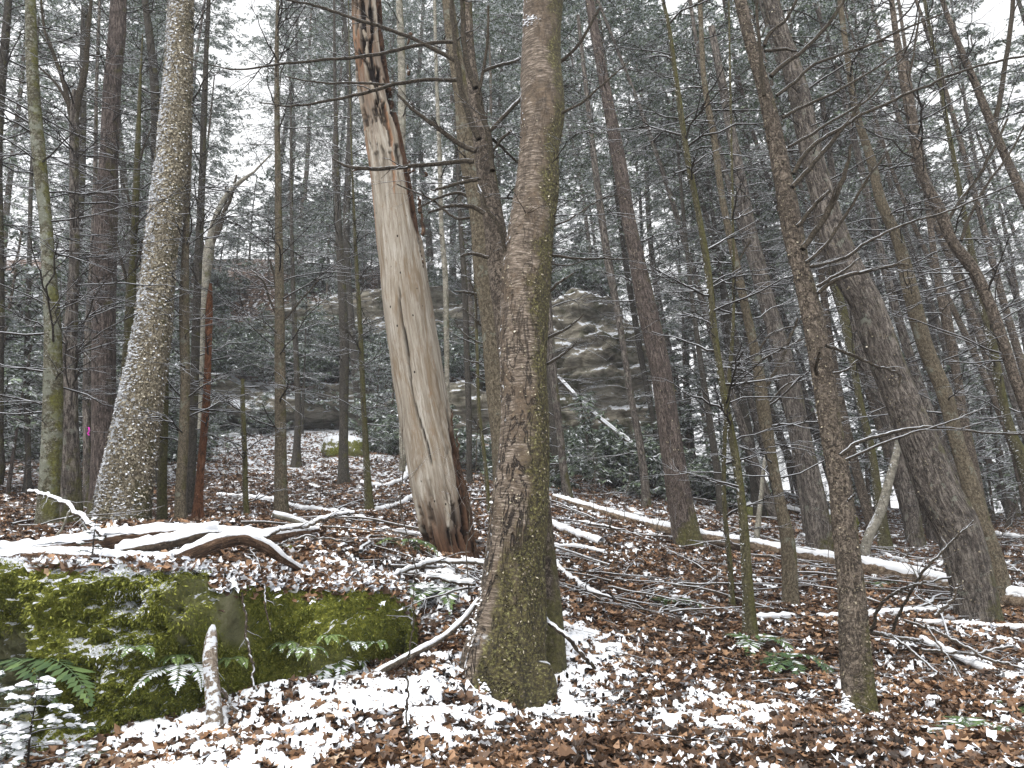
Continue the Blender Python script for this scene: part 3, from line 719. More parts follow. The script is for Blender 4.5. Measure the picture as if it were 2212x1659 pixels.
# --- the dead snag
sn = [(988,1222,114),(972,1170,118),(962,1116,124),(945,1028,118),(917,888,109),(888,712,106),(864,527,98),(840,352,87),(808,176,76),(796,80,72),(792,0,70)]
me, C, R, L0 = trunk_mesh('trunk', sn, 7.3, M['snag'], 7.3, sides=120, n=520, flare=0.02, lump=0.035, ext=1.6, seed=9, lobes=5)
n_ = len(me.vertices); co = np.empty(n_ * 3, np.float32); me.vertices.foreach_get('co', co); co = co.reshape(-1, 3).astype(float)
tcv = np.empty(n_ * 3, np.float32); me.attributes['tc'].data.foreach_get('vector', tcv); tcv = tcv.reshape(-1, 3).astype(float)
sd_ = 120; rr_ = np.repeat(R, sd_); cc_ = np.repeat(C, sd_, axis=0)
cx = (co[:, 0] - cc_[:, 0]) / rr_; fy = -(co[:, 1] - cc_[:, 1]) / rr_; Hh = tcv[:, 2]
nA = fbm(tcv * np.array([13, 13, 2.2]) + 3, 4); nB = fbm(tcv * np.array([24, 24, 4.2]) + 33, 3); nC = fbm(tcv * np.array([30, 30, 8.0]) + 63, 2)
topk = sm(3.4, 5.0, Hh); basek = 1 - sm(0.15, 1.0, Hh)
rightk = sm(0.45, 0.95, cx + 0.25 * (nB - 0.5)) * np.maximum(1 - sm(0.6, 1.9, Hh), sm(2.9, 3.6, Hh))
rot = np.clip(sm(0.44, 0.55, nA + 0.30 * basek - 0.08 + 0.06 * topk) * np.maximum(basek, 0.55 * topk) + sm(0.35, 0.6, rightk), 0, 1)
hole = np.clip(sm(0.575, 0.60, nB * 0.8 + 0.2 * nC + 0.07 * topk + 0.03 * basek + 0.05 * rightk) * np.clip(topk + rightk + 0.8 * basek, 0, 1), 0, 1)
# the long crack down the middle
cxk = -0.10 + 0.10 * np.sin(Hh * 2.2 + 1) + 0.04 * np.sin(Hh * 7) - 0.08 * (Hh - 1.5)
crk = (1 - sm(0.012, 0.035 + 0.05 * np.exp(-((Hh - 2.15) / 0.12) ** 2), np.abs(cx - cxk))) * sm(0.9, 1.0, Hh) * (1 - sm(2.55, 2.7, Hh)) * (fy > 0)
hole = np.maximum(hole, crk)
dep = rr_ * (0.10 * rot + 0.28 * hole)
co -= (co - cc_) / rr_[:, None] * dep[:, None]
me.vertices.foreach_set('co', co.astype(np.float32).ravel())
for nm, arr in (('rot', rot), ('hole', hole)):
    a = me.attributes.new(nm, 'FLOAT', 'POINT'); a.data.foreach_set('value', arr.astype(np.float32))
me.update()
st = thing('dead_snag', C[np.argmin(np.abs(L0))], 'tall barkless dead tree with orange streaks and rot holes leaning left of the birch', 'dead tree')
obj('trunk', me, st)
rg = np.random.default_rng(77)
# shards of bark and splinters on its right side
sh = []
for (a, b, w, l) in [(884,150,7,26),(885,360,8,30),(908,440,9,40),(914,480,9,60),(912,560,6,50),(1010,1090,9,110),(1018,1150,8,100),(1028,1190,8,70),(990,960,6,60),(978,900,5,40)]:
    Q, RR = line3([(a, b + l/2, w), (a - 1, b, w * .9), (a - 5, b - l/2, w * .15)], 7.2, n=12); V, Fq, tc = tubes((Q + rg.normal(0, .006, Q.shape))[None], RR[None], 7); obj('bark_shard', mesh('bark_shard', V, Fq, M['wood'], {'tc': ('POINT', tc)}), st)
for lp in [[(918,372,6),(925,377,5),(915,380,4)], [(790,362,5),(770,365,5),(760,366,3)], [(885,372,5),(897,368,4)], [(880,80,6),(888,72,8),(882,95,4)]]:
    limb(st, rg, lp, 7.15, 'wood', 0, 6)

# --- the other hand-placed trees: (name, points base->top, depth or None, material, label, options)
L = []
def T(*a, **k): L.append((a, k))
DW = lambda n=26, zr=(1.2, 9), l=(0.6, 1.8), **k: dict(zr=zr, n=n, length=l, **k)
T('maple_tree', [(258,1158,108),(262,1130,107),(270,1063,103),(300,888,90),(330,712,76),(348,536,68),(360,450,70),(371,352,66),(382,211,60),(388,100,55),(392,0,52)], 8.6, 'shag', 'pale leaning trunk with shaggy bark flecked all over with snow, left of the log', 'tree', sides=72, n=360, flare=0.18, lump=0.03)
T('mossy_tree', [(98,1188,44),(103,1116,41),(112,960,40),(114,888,40),(114,712,33),(104,563,27),(97,457,25),(86,352,27),(73,211,26),(68,100,23),(66,0,20)], 7.6, 'lichen_birch', 'slender greenish trunk blotched with white lichen, near the left edge', 'tree', tw=DW(30, (1.0, 8), (0.8, 2.2)))
T('hemlock_tree', [(148,1162,44),(150,1116,44),(150,958,38),(152,747,28),(160,563,20),(160,400,18),(160,246,18)], 8.2, 'hemlock_grey', 'grey trunk that forks into two dark stems high up, left of the dark furrowed one', 'tree', tw=DW(30, (1.2, 8), (0.8, 2.2), elev=(0, 45)), ext=0.3,
  limbs=[[(158,262,13),(150,225,12),(135,170,9),(118,120,8),(98,60,6),(90,0,5)], [(162,262,14),(172,200,14),(184,140,12),(188,80,10),(196,0,7)], [(150,230,7),(120,180,6),(80,140,4)]])
T('pine_tree', [(220,1132,46),(222,1090,46),(224,888,47),(224,677,47),(226,563,48),(230,450,44),(236,320,37),(244,176,35),(254,60,34),(256,0,33)], 9.8, 'red', 'broad dark reddish furrowed trunk standing left of the snow flecked tree', 'pine tree', tw=DW(20, (2, 9), (0.8, 2)))
T('forked_sapling', [(262,900,16),(272,800,19),(280,712,22),(282,642,21),(287,563,14),(292,457,14),(296,352,13),(300,250,9),(304,150,5)], 8.9, 'mossy', 'forked mossy sapling rising from behind the snow flecked trunk', 'sapling', tw=DW(14, (1, 5), (0.6, 1.5), elev=(15, 60)), ext=0.5, flare=0,
  limbs=[[(284,600,9),(305,540,7),(330,460,5)], [(282,640,8),(262,560,6),(240,480,5),(225,400,4)], [(290,500,8),(280,440,6),(262,380,4)], [(296,380,6),(310,330,5),(330,280,3)]])
T('hemlock_tree', [(345,1000,16),(341,800,15),(336,500,14),(336,316,18),(333,176,18),(325,90,16),(313,0,14)], 11, 'dark', 'dark thin trunk passing behind the top of the snow flecked tree', 'tree', flare=0, tw=DW(20, (4, 12), (0.8, 2)))
T('hemlock_tree', [(392,1148,24),(390,1116,23),(396,960,22),(400,850,20),(398,642,20),(402,500,14),(408,352,11),(412,200,9),(414,60,7)], 8.8, 'hemlock_tan', 'thin tan trunk, first to the right of the snow flecked tree', 'tree', tw=DW(24, (0.8, 7), (0.6, 1.7)))
T('hemlock_tree', [(409,1100,19),(412,1040,19),(418,888,18),(424,700,17),(430,536,16),(436,400,14),(440,270,13),(446,100,10)], 11.2, 'dark', 'dark slim trunk between the tan trunk and the rusty one', 'tree', tw=DW(24, (1, 9), (0.8, 2)))
T('hemlock_tree', [(350,1148,21),(350,1063,20),(354,900,18),(358,700,15),(364,600,12)], 9.4, 'mossy', 'short dark mossy trunk half hidden by the snow flecked tree', 'tree', flare=.1, tw=DW(8, (1, 5), (0.4, 1.0)))
T('dead_sapling', [(427,1118,19),(430,1063,17),(444,888,16),(450,760,14),(453,642,12),(455,612,6)], 9.6, 'rusty', 'rusty orange dead stem broken off at mid height', 'dead tree', closed=True, ext=0, tw=DW(6, (0.6, 2.6), (0.4, 1.0)))
T('beech_tree', [(434,900,11),(436,780,12),(440,660,15),(446,580,22),(452,540,22),(458,500,15),(470,460,12),(492,420,11),(520,392,9),(548,372,5)], 14, 'pale', 'pale twisted beech with snowy forks behind the rusty stem', 'beech tree', flare=0, ext=0.5,
  limbs=[[(444,570,9),(462,520,9),(480,470,8),(500,430,7),(512,380,4)], [(446,560,10),(432,500,8),(430,440,7),(440,380,4)], [(452,530,9),(472,500,8),(486,450,6),(488,400,4)]])
T('hemlock_tree', [(609,1137,30),(608,1116,28),(606,958,25),(605,782,23),(603,563,18),(600,352,13),(598,200,11),(598,105,9),(600,0,7)], 10.2, 'hemlock_tan', 'straight slender tan hemlock standing alone between the short stub and the snag', 'hemlock tree', tw=DW(48, (0.9, 10), (0.8, 2.4), elev=(5, 40)),
  limbs=[[(602,690,5),(580,640,5),(560,600,4),(530,590,2)], [(607,700,5),(640,660,4),(690,600,3)], [(600,650,7),(592,600,6),(582,560,4)]])
T('stub', [(536,1146,14),(533,1116,13),(528,958,11),(524,860,10),(524,818,8)], 9.6, 'mossy', 'short thin broken stub with a snowy top, left of the lone slender hemlock', 'dead tree', closed=True, ext=0, tw=DW(9, (0.3, 1.9), (0.3, 0.9)))
T('hemlock_tree', [(742,1042,22),(742,960,20),(743,712,20),(738,600,18),(731,480,15),(727,352,11),(724,211,8),(722,60,6)], 16.4, 'dark', 'dark straight hemlock beyond the litter, left of the snag', 'hemlock tree', tw=DW(44, (1.5, 15), (1, 2.6)))
T('hemlock_tree', [(798,1107,18),(795,1050,16),(786,888,12),(778,712,11),(768,536,8),(762,400,5),(758,300,3)], 12.6, 'mossy', 'thin dark sapling leaning close to the left side of the snag', 'sapling', tw=DW(34, (1, 7.5), (0.5, 1.5)))
T('hemlock_tree', [(640,1006,17),(642,950,14),(644,888,13),(640,780,12),(634,640,10),(630,500,8)], 18.8, 'dark', 'small dark trunk behind the lone slender hemlock', 'tree', tw=DW(30, (1.5, 12), (0.8, 2)))
T('hemlock_tree', [(60,1050,12),(60,960,12),(58,846,13),(62,640,10),(66,420,8)], 14.4, 'dark', 'thin straight trunk far back at the left edge', 'tree', tw=DW(30, (1, 10), (0.8, 2)))
T('hemlock_tree', [(187,1110,13),(188,1000,15),(188,817,16),(192,700,15),(200,560,12),(206,360,9),(208,200,7)], 12.2, 'hemlock_grey', 'narrow grey trunk with a pink ribbon, beside the dark furrowed one', 'tree', tw=DW(26, (1, 10), (0.8, 2)))
T('hemlock_tree', [(966,840,10),(964,700,12),(962,600,12),(954,500,10),(950,352,10),(944,200,8),(940,60,7)], 9.5, 'pale', 'pale spotted thin trunk between the snag and the tan hemlock', 'tree', flare=0, tw=DW(8, (2, 8), (0.4, 1)))
T('hemlock_tree', [(1014,1044,12),(1013,900,13),(1008,750,13),(1003,606,13),(996,500,10),(990,380,9)], 16, 'dark', 'dark narrow trunk right of the pale spotted one', 'tree', tw=DW(26, (2, 12), (0.8, 2)))
T('hemlock_tree', [(1056,1100,9),(1048,1000,9),(1036,900,8),(1030,750,7),(1026,600,6)], 12, 'mossy', 'spindly mossy sapling squeezed left of the birch', 'sapling', flare=.1, tw=DW(20, (1, 6), (0.5, 1.2)))
T('hemlock_tree', [(870,980,14),(866,800,14),(862,500,16),(866,350,18),(868,200,17),(866,80,16),(862,0,14)], 11, 'pale', 'pale knobbly trunk showing behind the upper snag', 'tree', flare=0, tw=DW(16, (4, 12), (0.8, 2)))
T('hemlock_tree', [(1228,1078,20),(1221,1040,18),(1208,922,16),(1192,782,19),(1183,640,16)], 14.3, 'hemlock_grey', 'short grey leaning trunk just right of the birch', 'tree', flare=.15, tw=DW(16, (0.5, 5), (0.5, 1.6)))
T('hemlock_tree', [(1281,1046,6),(1270,960,6),(1257,887,5),(1250,830,3)], 18, 'dark', 'thin leafless sapling in front of the rock shelter', 'sapling', flare=0, ext=0, tw=DW(12, (0.5, 2.5), (0.4, 1.2)))
T('pine_tree', [(1484,1187,56),(1480,1150,52),(1466,1063,50),(1450,960,48),(1430,817,44),(1392,641,41),(1376,563,34),(1355,457,29),(1338,352,30),(1318,246,25),(1300,150,22),(1282,53,20),(1274,0,18)], 11, 'red', 'big reddish furrowed trunk leaning left, right of the birch, with a mossy foot', 'pine tree', sides=48, n=240, flare=0.3, lump=0.02, tw=DW(26, (2.5, 12), (0.8, 2.2)))
T('hemlock_tree', [(1396,1110,20),(1394,1056,18),(1382,958,17),(1362,852,14),(1341,712,14),(1315,571,17),(1290,400,14)], 15, 'hemlock_grey', 'lichen grey trunk just left of the big reddish one', 'tree', tw=DW(30, (1, 10), (0.8, 2.4)))
T('hemlock_tree', [(1424,1010,12),(1417,940,11),(1402,860,12),(1387,782,13),(1372,690,13),(1352,571,12)], 19, 'dark', 'dim trunk behind the big reddish one', 'tree', tw=DW(24, (1, 12), (0.8, 2)))
T('mossy_tree', [(1622,1386,28),(1616,1287,24),(1601,1076,18),(1584,958,17),(1564,852,15),(1543,712,14),(1526,563,15),(1511,475,13),(1487,352,13),(1461,176,11),(1440,35,8),(1432,0,7)], 6.6, 'mossy', 'slender bright mossy trunk rising from a fern, right half', 'mossy tree', n=200, tw=DW(26, (1.2, 6), (0.5, 1.5), elev=(5, 45)))
T('mossy_sapling', [(1582,1312,12),(1576,1210,11),(1566,1116,10),(1565,958,9),(1575,817,9),(1584,690,7),(1584,554,6)], 7.5, 'mossy', 'thin upright sapling crossing behind the slender mossy trunk', 'sapling', tw=DW(12, (0.5, 4), (0.4, 1.0)))
T('hemlock_tree', [(1709,1322,32),(1698,1146,27),(1688,1099,23),(1668,993,22),(1650,888,28),(1638,800,22),(1613,677,18),(1588,560,17),(1559,422,13),(1545,316,14),(1522,180,12),(1512,0,10)], 7.8, 'hemlock_tan', 'crooked tan trunk with a dark side limb, left of the front right tree', 'hemlock tree', n=220, lump=0.07, tw=DW(34, (1, 8), (0.6, 1.9), elev=(0, 45)),
  limbs=[[(1650,882,11),(1647,850,10),(1662,824,9),(1694,761,7),(1722,687,4)], [(1634,770,6),(1660,728,5),(1740,700,3)], [(1640,780,5),(1700,750,4),(1790,700,3)], [(1625,700,6),(1600,640,6),(1592,580,5),(1620,520,4)], [(1660,870,5),(1700,830,4),(1785,820,2)]])
fr = [(1861,1575,58),(1856,1515,60),(1848,1427,62),(1840,1287,56),(1822,1120,50),(1817,1063,48),(1794,923,46),(1773,782,47),(1753,677,44),(1728,571,39),(1718,527,43),(1692,387,39),(1671,281,35),(1646,176,28),(1620,88,25),(1599,0,25)]
b3 = lambda *q: A3(list(q))
lim = [[(1650,205,10),(1647,165,10),(1645,123,9),(1638,60,7),(1634,-20,6)], [(1650,100,9),(1665,70,8),(1691,49,7),(1712,20,6),(1729,-10,5)], [(1652,110,8),(1680,102,7),(1726,104,4)],
 [(1666,164,11),(1695,138,10),(1733,109,9),(1780,55,8),(1824,-5,6)], [(1677,208,8),(1710,180,7.5),(1750,141,7),(1803,120,6.5),(1884,91,6),(1950,62,5),(2032,28,4)],
 [(1689,254,8),(1725,236,7),(1768,218,7),(1820,192,6),(1873,165,5),(1930,125,4),(1961,102,3)], [(1704,318,7),(1745,293,7),(1786,267,6),(1830,240,6),(1873,211,5),(1925,150,4),(1982,91,3)],
 [(1714,376,10),(1730,345,10),(1750,323,9),(1785,298,9),(1821,278,8),(1870,250,7),(1926,225,7),(1995,192,6),(2067,162,6),(2140,138,5),(2212,122,5),(2300,105,4)],
 [(1712,404,11),(1738,378,11),(1768,348,10),(1792,312,10),(1814,281,9),(1838,254,7),(1856,229,5)],
 [(1722,489,10),(1750,457,9),(1789,418,7)], [(1732,540,13),(1746,510,13),(1768,475,13),(1784,440,14),(1796,415,11),(1806,395,11),(1814,369,9),(1828,317,6)],
 [(1742,567,8),(1762,550,8),(1786,527,7),(1815,480,7),(1838,440,6),(1870,385,6),(1902,331,4)], [(1750,577,8),(1785,570,7),(1821,559,7),(1875,530,6),(1926,506,6),(1980,485,5),(2032,471,5),(2120,435,4),(2212,397,3)],
 [(1765,634,9),(1798,612,9),(1838,596,9),(1880,586,8),(1926,578,8),(1955,570,6),(1975,572,3)], [(1764,619,8),(1790,602,7),(1820,585,6),(1860,557,4)], [(1752,576,6),(1790,565,5),(1838,552,4)],
 [(1784,746,8),(1810,752,7),(1838,761,7),(1891,786,6),(1925,795,5),(1940,800,5),(1943,814,4),(1938,830,3)], [(1765,808,9,-.2),(1758,790,8,-.3),(1760,775,7,-.35),(1764,761,5,-.4)],
 [(1815,985,9),(1840,962,9),(1873,944,8),(1915,932,8),(1961,924,7),(2005,920,7),(2049,921,6),(2130,925,5),(2212,926,5),(2280,924,4)],
 [(1828,994,7),(1870,975,6),(1926,951,6),(1980,932,5),(2032,916,4),(2100,890,3),(2137,876,2)], [(1800,806,5),(1830,795,5),(1855,776,4)], [(1832,1080,6),(1845,1076,5),(1855,1070,3)]]
T('hemlock_tree', fr, 4.75, 'hemlock', 'front right hemlock with flaking bark, many angled limbs and snow on its mossy foot', 'hemlock tree', sides=80, n=420, flare=0.30, lump=0.03, limbs=lim, Ytop=5.1, seed=21)
T('oak_tree', [(2118,1350,84),(2112,1322,82),(2090,1217,87),(2054,1111,88),(2038,1085,86),(1993,975,78),(1951,870,70),(1908,764,70),(1872,659,66),(1820,563,66),(1776,422,50),(1749,316,46),(1728,211,44),(1702,120,38),(1680,53,36),(1665,0,34)], 7.6, 'hemlock_grey', 'massive grey furrowed trunk leaning strongly left at the right side', 'tree', sides=80, n=360, flare=0.10, lump=0.03, tw=DW(14, (3, 10), (0.8, 1.8)))
T('hemlock_tree', [(2172,1350,34),(2160,1250,36),(2114,1111,38),(2101,1063,36),(2068,958,31),(2040,852,31),(1998,747,32),(1966,624,31),(1940,520,24),(1905,440,22),(1880,340,18),(1850,246,15),(1830,120,12)], 8.3, 'hemlock_tan', 'greenish trunk close behind the massive leaning grey trunk', 'tree', n=200, tw=DW(26, (2, 10), (0.8, 2)))
T('hemlock_tree', [(2140,1190,26),(2120,1100,24),(2100,1000,22),(2084,923,21),(2068,817,17),(2042,677,21),(2021,571,14),(2005,450,12),(1990,350,10)], 12, 'hemlock', 'dark straight trunk between the massive grey one and the right edge', 'tree', tw=DW(34, (1.5, 11), (0.8, 2.2)))
T('hemlock_tree', [(2330,1200,32),(2270,1020,29),(2225,900,26),(2194,821,22),(2170,747,23),(2139,659,23),(2095,571,26),(2061,527,22),(2031,457,25),(1997,387,20),(1978,299,22),(1958,193,20),(1935,70,13),(1926,0,11)], 8.0, 'hemlock', 'winding hemlock that leaves the frame at the right edge', 'hemlock tree', n=200, lump=0.07, tw=DW(40, (2, 10), (0.8, 2.3), elev=(0, 45)),
  limbs=[[(2045,480,8),(2075,430,7),(2110,385,7),(2140,330,6),(2175,255,5)], [(2075,520,8),(2090,480,7),(2130,400,6),(2180,330,5),(2212,270,4)], [(1975,270,6),(1960,200,5),(1975,120,5),(1990,30,4)]])
T('hemlock_tree', [(2420,900,26),(2300,640,23),(2220,440,22),(2178,352,18),(2144,274,17),(2112,193,15),(2083,123,12),(2045,28,10),(2030,-20,9)], 9, 'hemlock', 'dark leaning trunk in the top right corner', 'tree', tw=DW(24, (3, 10), (0.8, 2)), limbs=[[(2148,270,12),(2160,220,11),(2172,140,10),(2182,70,10),(2190,-10,9)]])
T('hemlock_tree', [(2260,1200,38),(2235,1060,40),(2181,923,18),(2156,817,19),(2135,700,20),(2110,600,16),(2085,480,12)], 10, 'mossy', 'mossy trunk close beside the winding hemlock at the right edge', 'tree', tw=DW(30, (1.5, 9), (0.8, 2.2)))
T('hemlock_tree', [(1774,1186,46),(1757,1063,42),(1733,958,40),(1712,852,40),(1690,760,36),(1665,680,34),(1641,590,35),(1620,500,28)], 12.6, 'hemlock_grey', 'stout brown trunk left of the front right tree, farther back', 'tree', tw=DW(26, (2, 10), (0.8, 2.2)))
T('hemlock_tree', [(1638,1095,22),(1632,1040,22),(1618,950,21),(1600,850,18),(1580,750,15),(1560,620,12)], 16.5, 'dark', 'dark trunk behind the crooked tan one', 'tree', tw=DW(30, (2, 12), (0.8, 2.2)))
T('hemlock_tree', [(1560,1090,16),(1550,1020,15),(1527,870,14),(1506,729,11),(1490,600,9),(1475,450,8)], 15.5, 'dark', 'slim trunk halfway between the big reddish and the slender mossy tree', 'tree', tw=DW(30, (1, 12), (0.8, 2)))
T('hemlock_tree', [(1500,1000,7),(1494,923,7),(1476,694,5),(1470,600,4)], 20, 'dark', 'very thin distant stem right of the big reddish trunk', 'sapling', tw=DW(20, (1, 9), (0.6, 1.4)))
T('hemlock_tree', [(1912,1180,24),(1898,1080,20),(1880,960,16),(1860,880,15),(1843,790,16),(1821,677,19),(1800,600,14)], 13, 'mossy', 'mossy trunk seen between the front right tree and the massive grey one', 'tree', tw=DW(26, (2, 10), (0.8, 2)))
T('hemlock_tree', [(1980,1182,34),(1955,1046,34),(1935,970,28),(1904,880,22),(1879,817,25),(1850,740,24),(1835,650,20)], 13.4, 'hemlock_grey', 'grey brown trunk directly left of the massive leaning one', 'tree', flare=.2, tw=DW(20, (2, 10), (0.8, 2)))
T('leaning_pole', [(1868,1184,19),(1880,1150,20),(1898,1116,20),(1920,1040,18),(1936,980,15),(1944,930,9)], 12.2, 'pale', 'pale snow dusted pole leaning to the right against the other trunks', 'dead tree', flare=0.1, ext=0, closed=True)
T('leaning_pole', [(1634,1162,13),(1643,1080,10),(1650,1010,8),(1659,950,5)], 13, 'pale', 'thin whitish dead stick standing tilted behind the crooked tan trunk', 'dead tree', flare=0, ext=0, closed=True)
T('hemlock_tree', [(-6,1000,22),(-2,600,20),(-4,300,18),(2,200,17),(12,80,16),(18,0,14)], 9, 'dark', 'dark trunk cut by the left edge of the frame', 'tree', tw=DW(40, (2, 9), (0.8, 2.6)))
for a, k in L:
    name, pts, D, mat, label, cat = a
    tree(name, pts, D, mat, label, cat, **k)
L = None
LAND = [(20, 'left edge trunk'), (105, 'lichen blotched trunk'), (223, 'dark furrowed trunk'), (300, 'snow flecked trunk'), (440, 'rusty stem'), (606, 'lone slender hemlock'), (790, 'sapling beside the snag'),
        (920, 'tall dead snag'), (1130, 'middle birch'), (1215, 'short grey trunk'), (1450, 'big reddish trunk'), (1590, 'slender mossy trunk'), (1680, 'crooked tan trunk'), (1815, 'front right hemlock'), (1990, 'massive grey trunk'), (2190, 'right edge')]
def where(x, y, row=960):
    px = CX + F * x / y * 1.0; k = min(range(len(LAND)), key=lambda i: abs(LAND[i][0] - px))
    far = 'far ' if y > 30 else ''
    return f"{far}behind, {'left' if px < LAND[k][0] else 'right'} of the {LAND[k][1]}"
def where2(x, y):
    px = CX + F * x / y; k = min(range(len(LAND)), key=lambda i: abs(LAND[i][0] - px))
    return f"{'close by, ' if y < 7 else ''}below or beside the {LAND[k][1]}" if y < 9 else f"beyond the {LAND[k][1]}"
# ------------------------------------------------------------------ cliff and rocks at the back of the hollow
def grid_faces(nu, nv, flip=False):
    i = np.arange(nu - 1)[:, None] * nv; j = np.arange(nv - 1)[None]
    Q = np.stack([i + j, i + nv + j, i + nv + j + 1, i + j + 1], -1).reshape(-1, 4)
    return Q[:, ::-1] if flip else Q
def cliff(px0, px1, D0, D1, yb, yt, seed, back=5.0, under=1.3, nu=220, nv=150, amp=1.0):
    u = np.linspace(0, 1, nu); px = px0 + (px1 - px0) * u; D = D0 + (D1 - D0) * u
    base = P(px, np.interp(u, np.linspace(0, 1, len(yb)), yb), D); top = P(px, np.interp(u, np.linspace(0, 1, len(yt)), yt), D)
    zb, zt = base[:, 2] - 1.2, top[:, 2]
    zt = zt + (fbm(np.stack([base[:, 0] * .5, 0 * u + seed, 0 * u], -1), 3) - .5) * 1.6
    v = np.linspace(0, 1.35, nv)
    vv = np.clip(v, 0, 1)[None]
    z = zb[:, None] + (zt - zb)[:, None] * vv + np.clip(v - 1, 0, 1)[None] * 1.6
    y = np.repeat(base[:, 1][:, None], nv, 1) + np.clip(v - 1, 0, 1)[None] / 0.35 * back
    x = np.repeat(base[:, 0][:, None], nv, 1)
    zr = z - (zb[:, None] + 1.2)
    y = y + under * (1 - sm(0.25, 0.75, zr + 0.5 * (fbm(np.stack([x * .7, 0 * x + seed, 0 * x], -1), 3) - .5)))
    q = np.stack([x, y, z], -1)
    f = (1 - sm(1.0, 1.12, v))[None]
    strat = fbm(q * np.array([0.25, 0.25, 2.4]) + seed, 3) - .5
    chunk = fbm(q * np.array([0.45, 0.45, 0.6]) + seed * 2, 3) - .5
    fine = fbm(q * np.array([2.2, 2.2, 3.2]) + seed, 4) - .5
    y = y + (-1.3 * strat - 2.6 * chunk) * amp * (0.25 + 0.75 * f) - 0.75 * fine
    z = z + 0.5 * chunk * sm(.8, 1, v)[None] + 0.2 * fine
    e = sm(0, 0.06, u) * (1 - sm(0.94, 1, u)); y = y + (1 - e)[:, None] * 2.5
    return mesh('cliff', np.stack([x, y, z], -1).reshape(-1, 3), grid_faces(nu, nv), M['cliff'])
tag(obj('cliff', cliff(300, 1210, 26.5, 25.5, [925, 935, 935, 950, 955], [860, 835, 825, 840, 850], 3, back=4.0)), kind='structure')
tag(obj('cliff', cliff(380, 1300, 31, 29, [850, 840, 830, 830], [740, 640, 600, 620, 600], 8, back=6, under=1.6)), kind='structure')
tag(obj('cliff', cliff(1150, 1432, 25.0, 23.5, [955, 960, 985], [700, 620, 640, 800], 15, back=5, under=1.8, nu=150)), kind='structure')

def rock(px, py, D, w, h, dpt, seed, mat='cliff', name='rock', cov=0.5, bare=0.3, e=3.0, nn=64, loc=None, amp=0.22):
    """rounded block, about w x dpt x h metres"""
    th = np.linspace(0, 2 * np.pi, nn, endpoint=False); ph = np.linspace(-np.pi / 2, np.pi / 2, nn // 2)
    T_, H_ = np.meshgrid(th, ph); cc = lambda a: np.sign(np.cos(a)) * np.abs(np.cos(a)) ** (2 / e); ss = lambda a: np.sign(np.sin(a)) * np.abs(np.sin(a)) ** (2 / e)
    V = np.stack([cc(H_) * cc(T_) * w / 2, cc(H_) * ss(T_) * dpt / 2, ss(H_) * h / 2], -1)
    c = P(px, py, D) if loc is None else np.array(loc)
    q = V + c; s = min(w, h, dpt)
    V = V * (1 + amp * 2 * (fbm(q / s * 1.6 + seed, 4) - .5)[..., None]) + c
    nr, nt = V.shape[:2]; i = np.arange(nr - 1)[:, None] * nt; j = np.arange(nt)[None]; j2 = (j + 1) % nt
    Q = np.stack([i + j, i + j2, i + nt + j2, i + nt + j], -1).reshape(-1, 4)
    V = V.reshape(-1, 3)
    return mesh(name, V, Q, M[mat], {'cov': ('POINT', np.full(len(V), cov)), 'bare': ('POINT', np.clip((fbm(V * 3, 3) - .5) * 4 + bare, 0, 1))})
def rock_thing(px, py, wpx, hpx, seed, label, group=None, mat='mossrock', cov=0.8, bare=0.0, name='rock'):
    g = hit(px, py + hpx * .4); D = g[1]; m = mpp(py, D)
    return single(name, rock(px, py, D, wpx * m, hpx * m * 1.3, wpx * m * .7, seed, mat, name, cov, bare), g, label, 'rock', group)
rock_thing(742, 968, 95, 40, 4, 'low mossy boulder capped with snow in front of the rock shelter', cov=0.9)
rock_thing(1335, 1000, 70, 36, 9, 'mossy rock below the right end of the cliff', cov=0.3)
rock_thing(610, 1190, 42, 20, 6, 'small bright green mossy stone beyond the split log', cov=0.1)
rock_thing(852, 1112, 22, 12, 5, 'tiny round mossy stone left of the snag', cov=0.2)
rock_thing(1640, 1105, 60, 34, 12, 'mossy rock behind the crooked tan trunk', cov=0.5)
rock_thing(1800, 1125, 90, 36, 13, 'snowy rock on the crest behind the front right tree', cov=0.9)

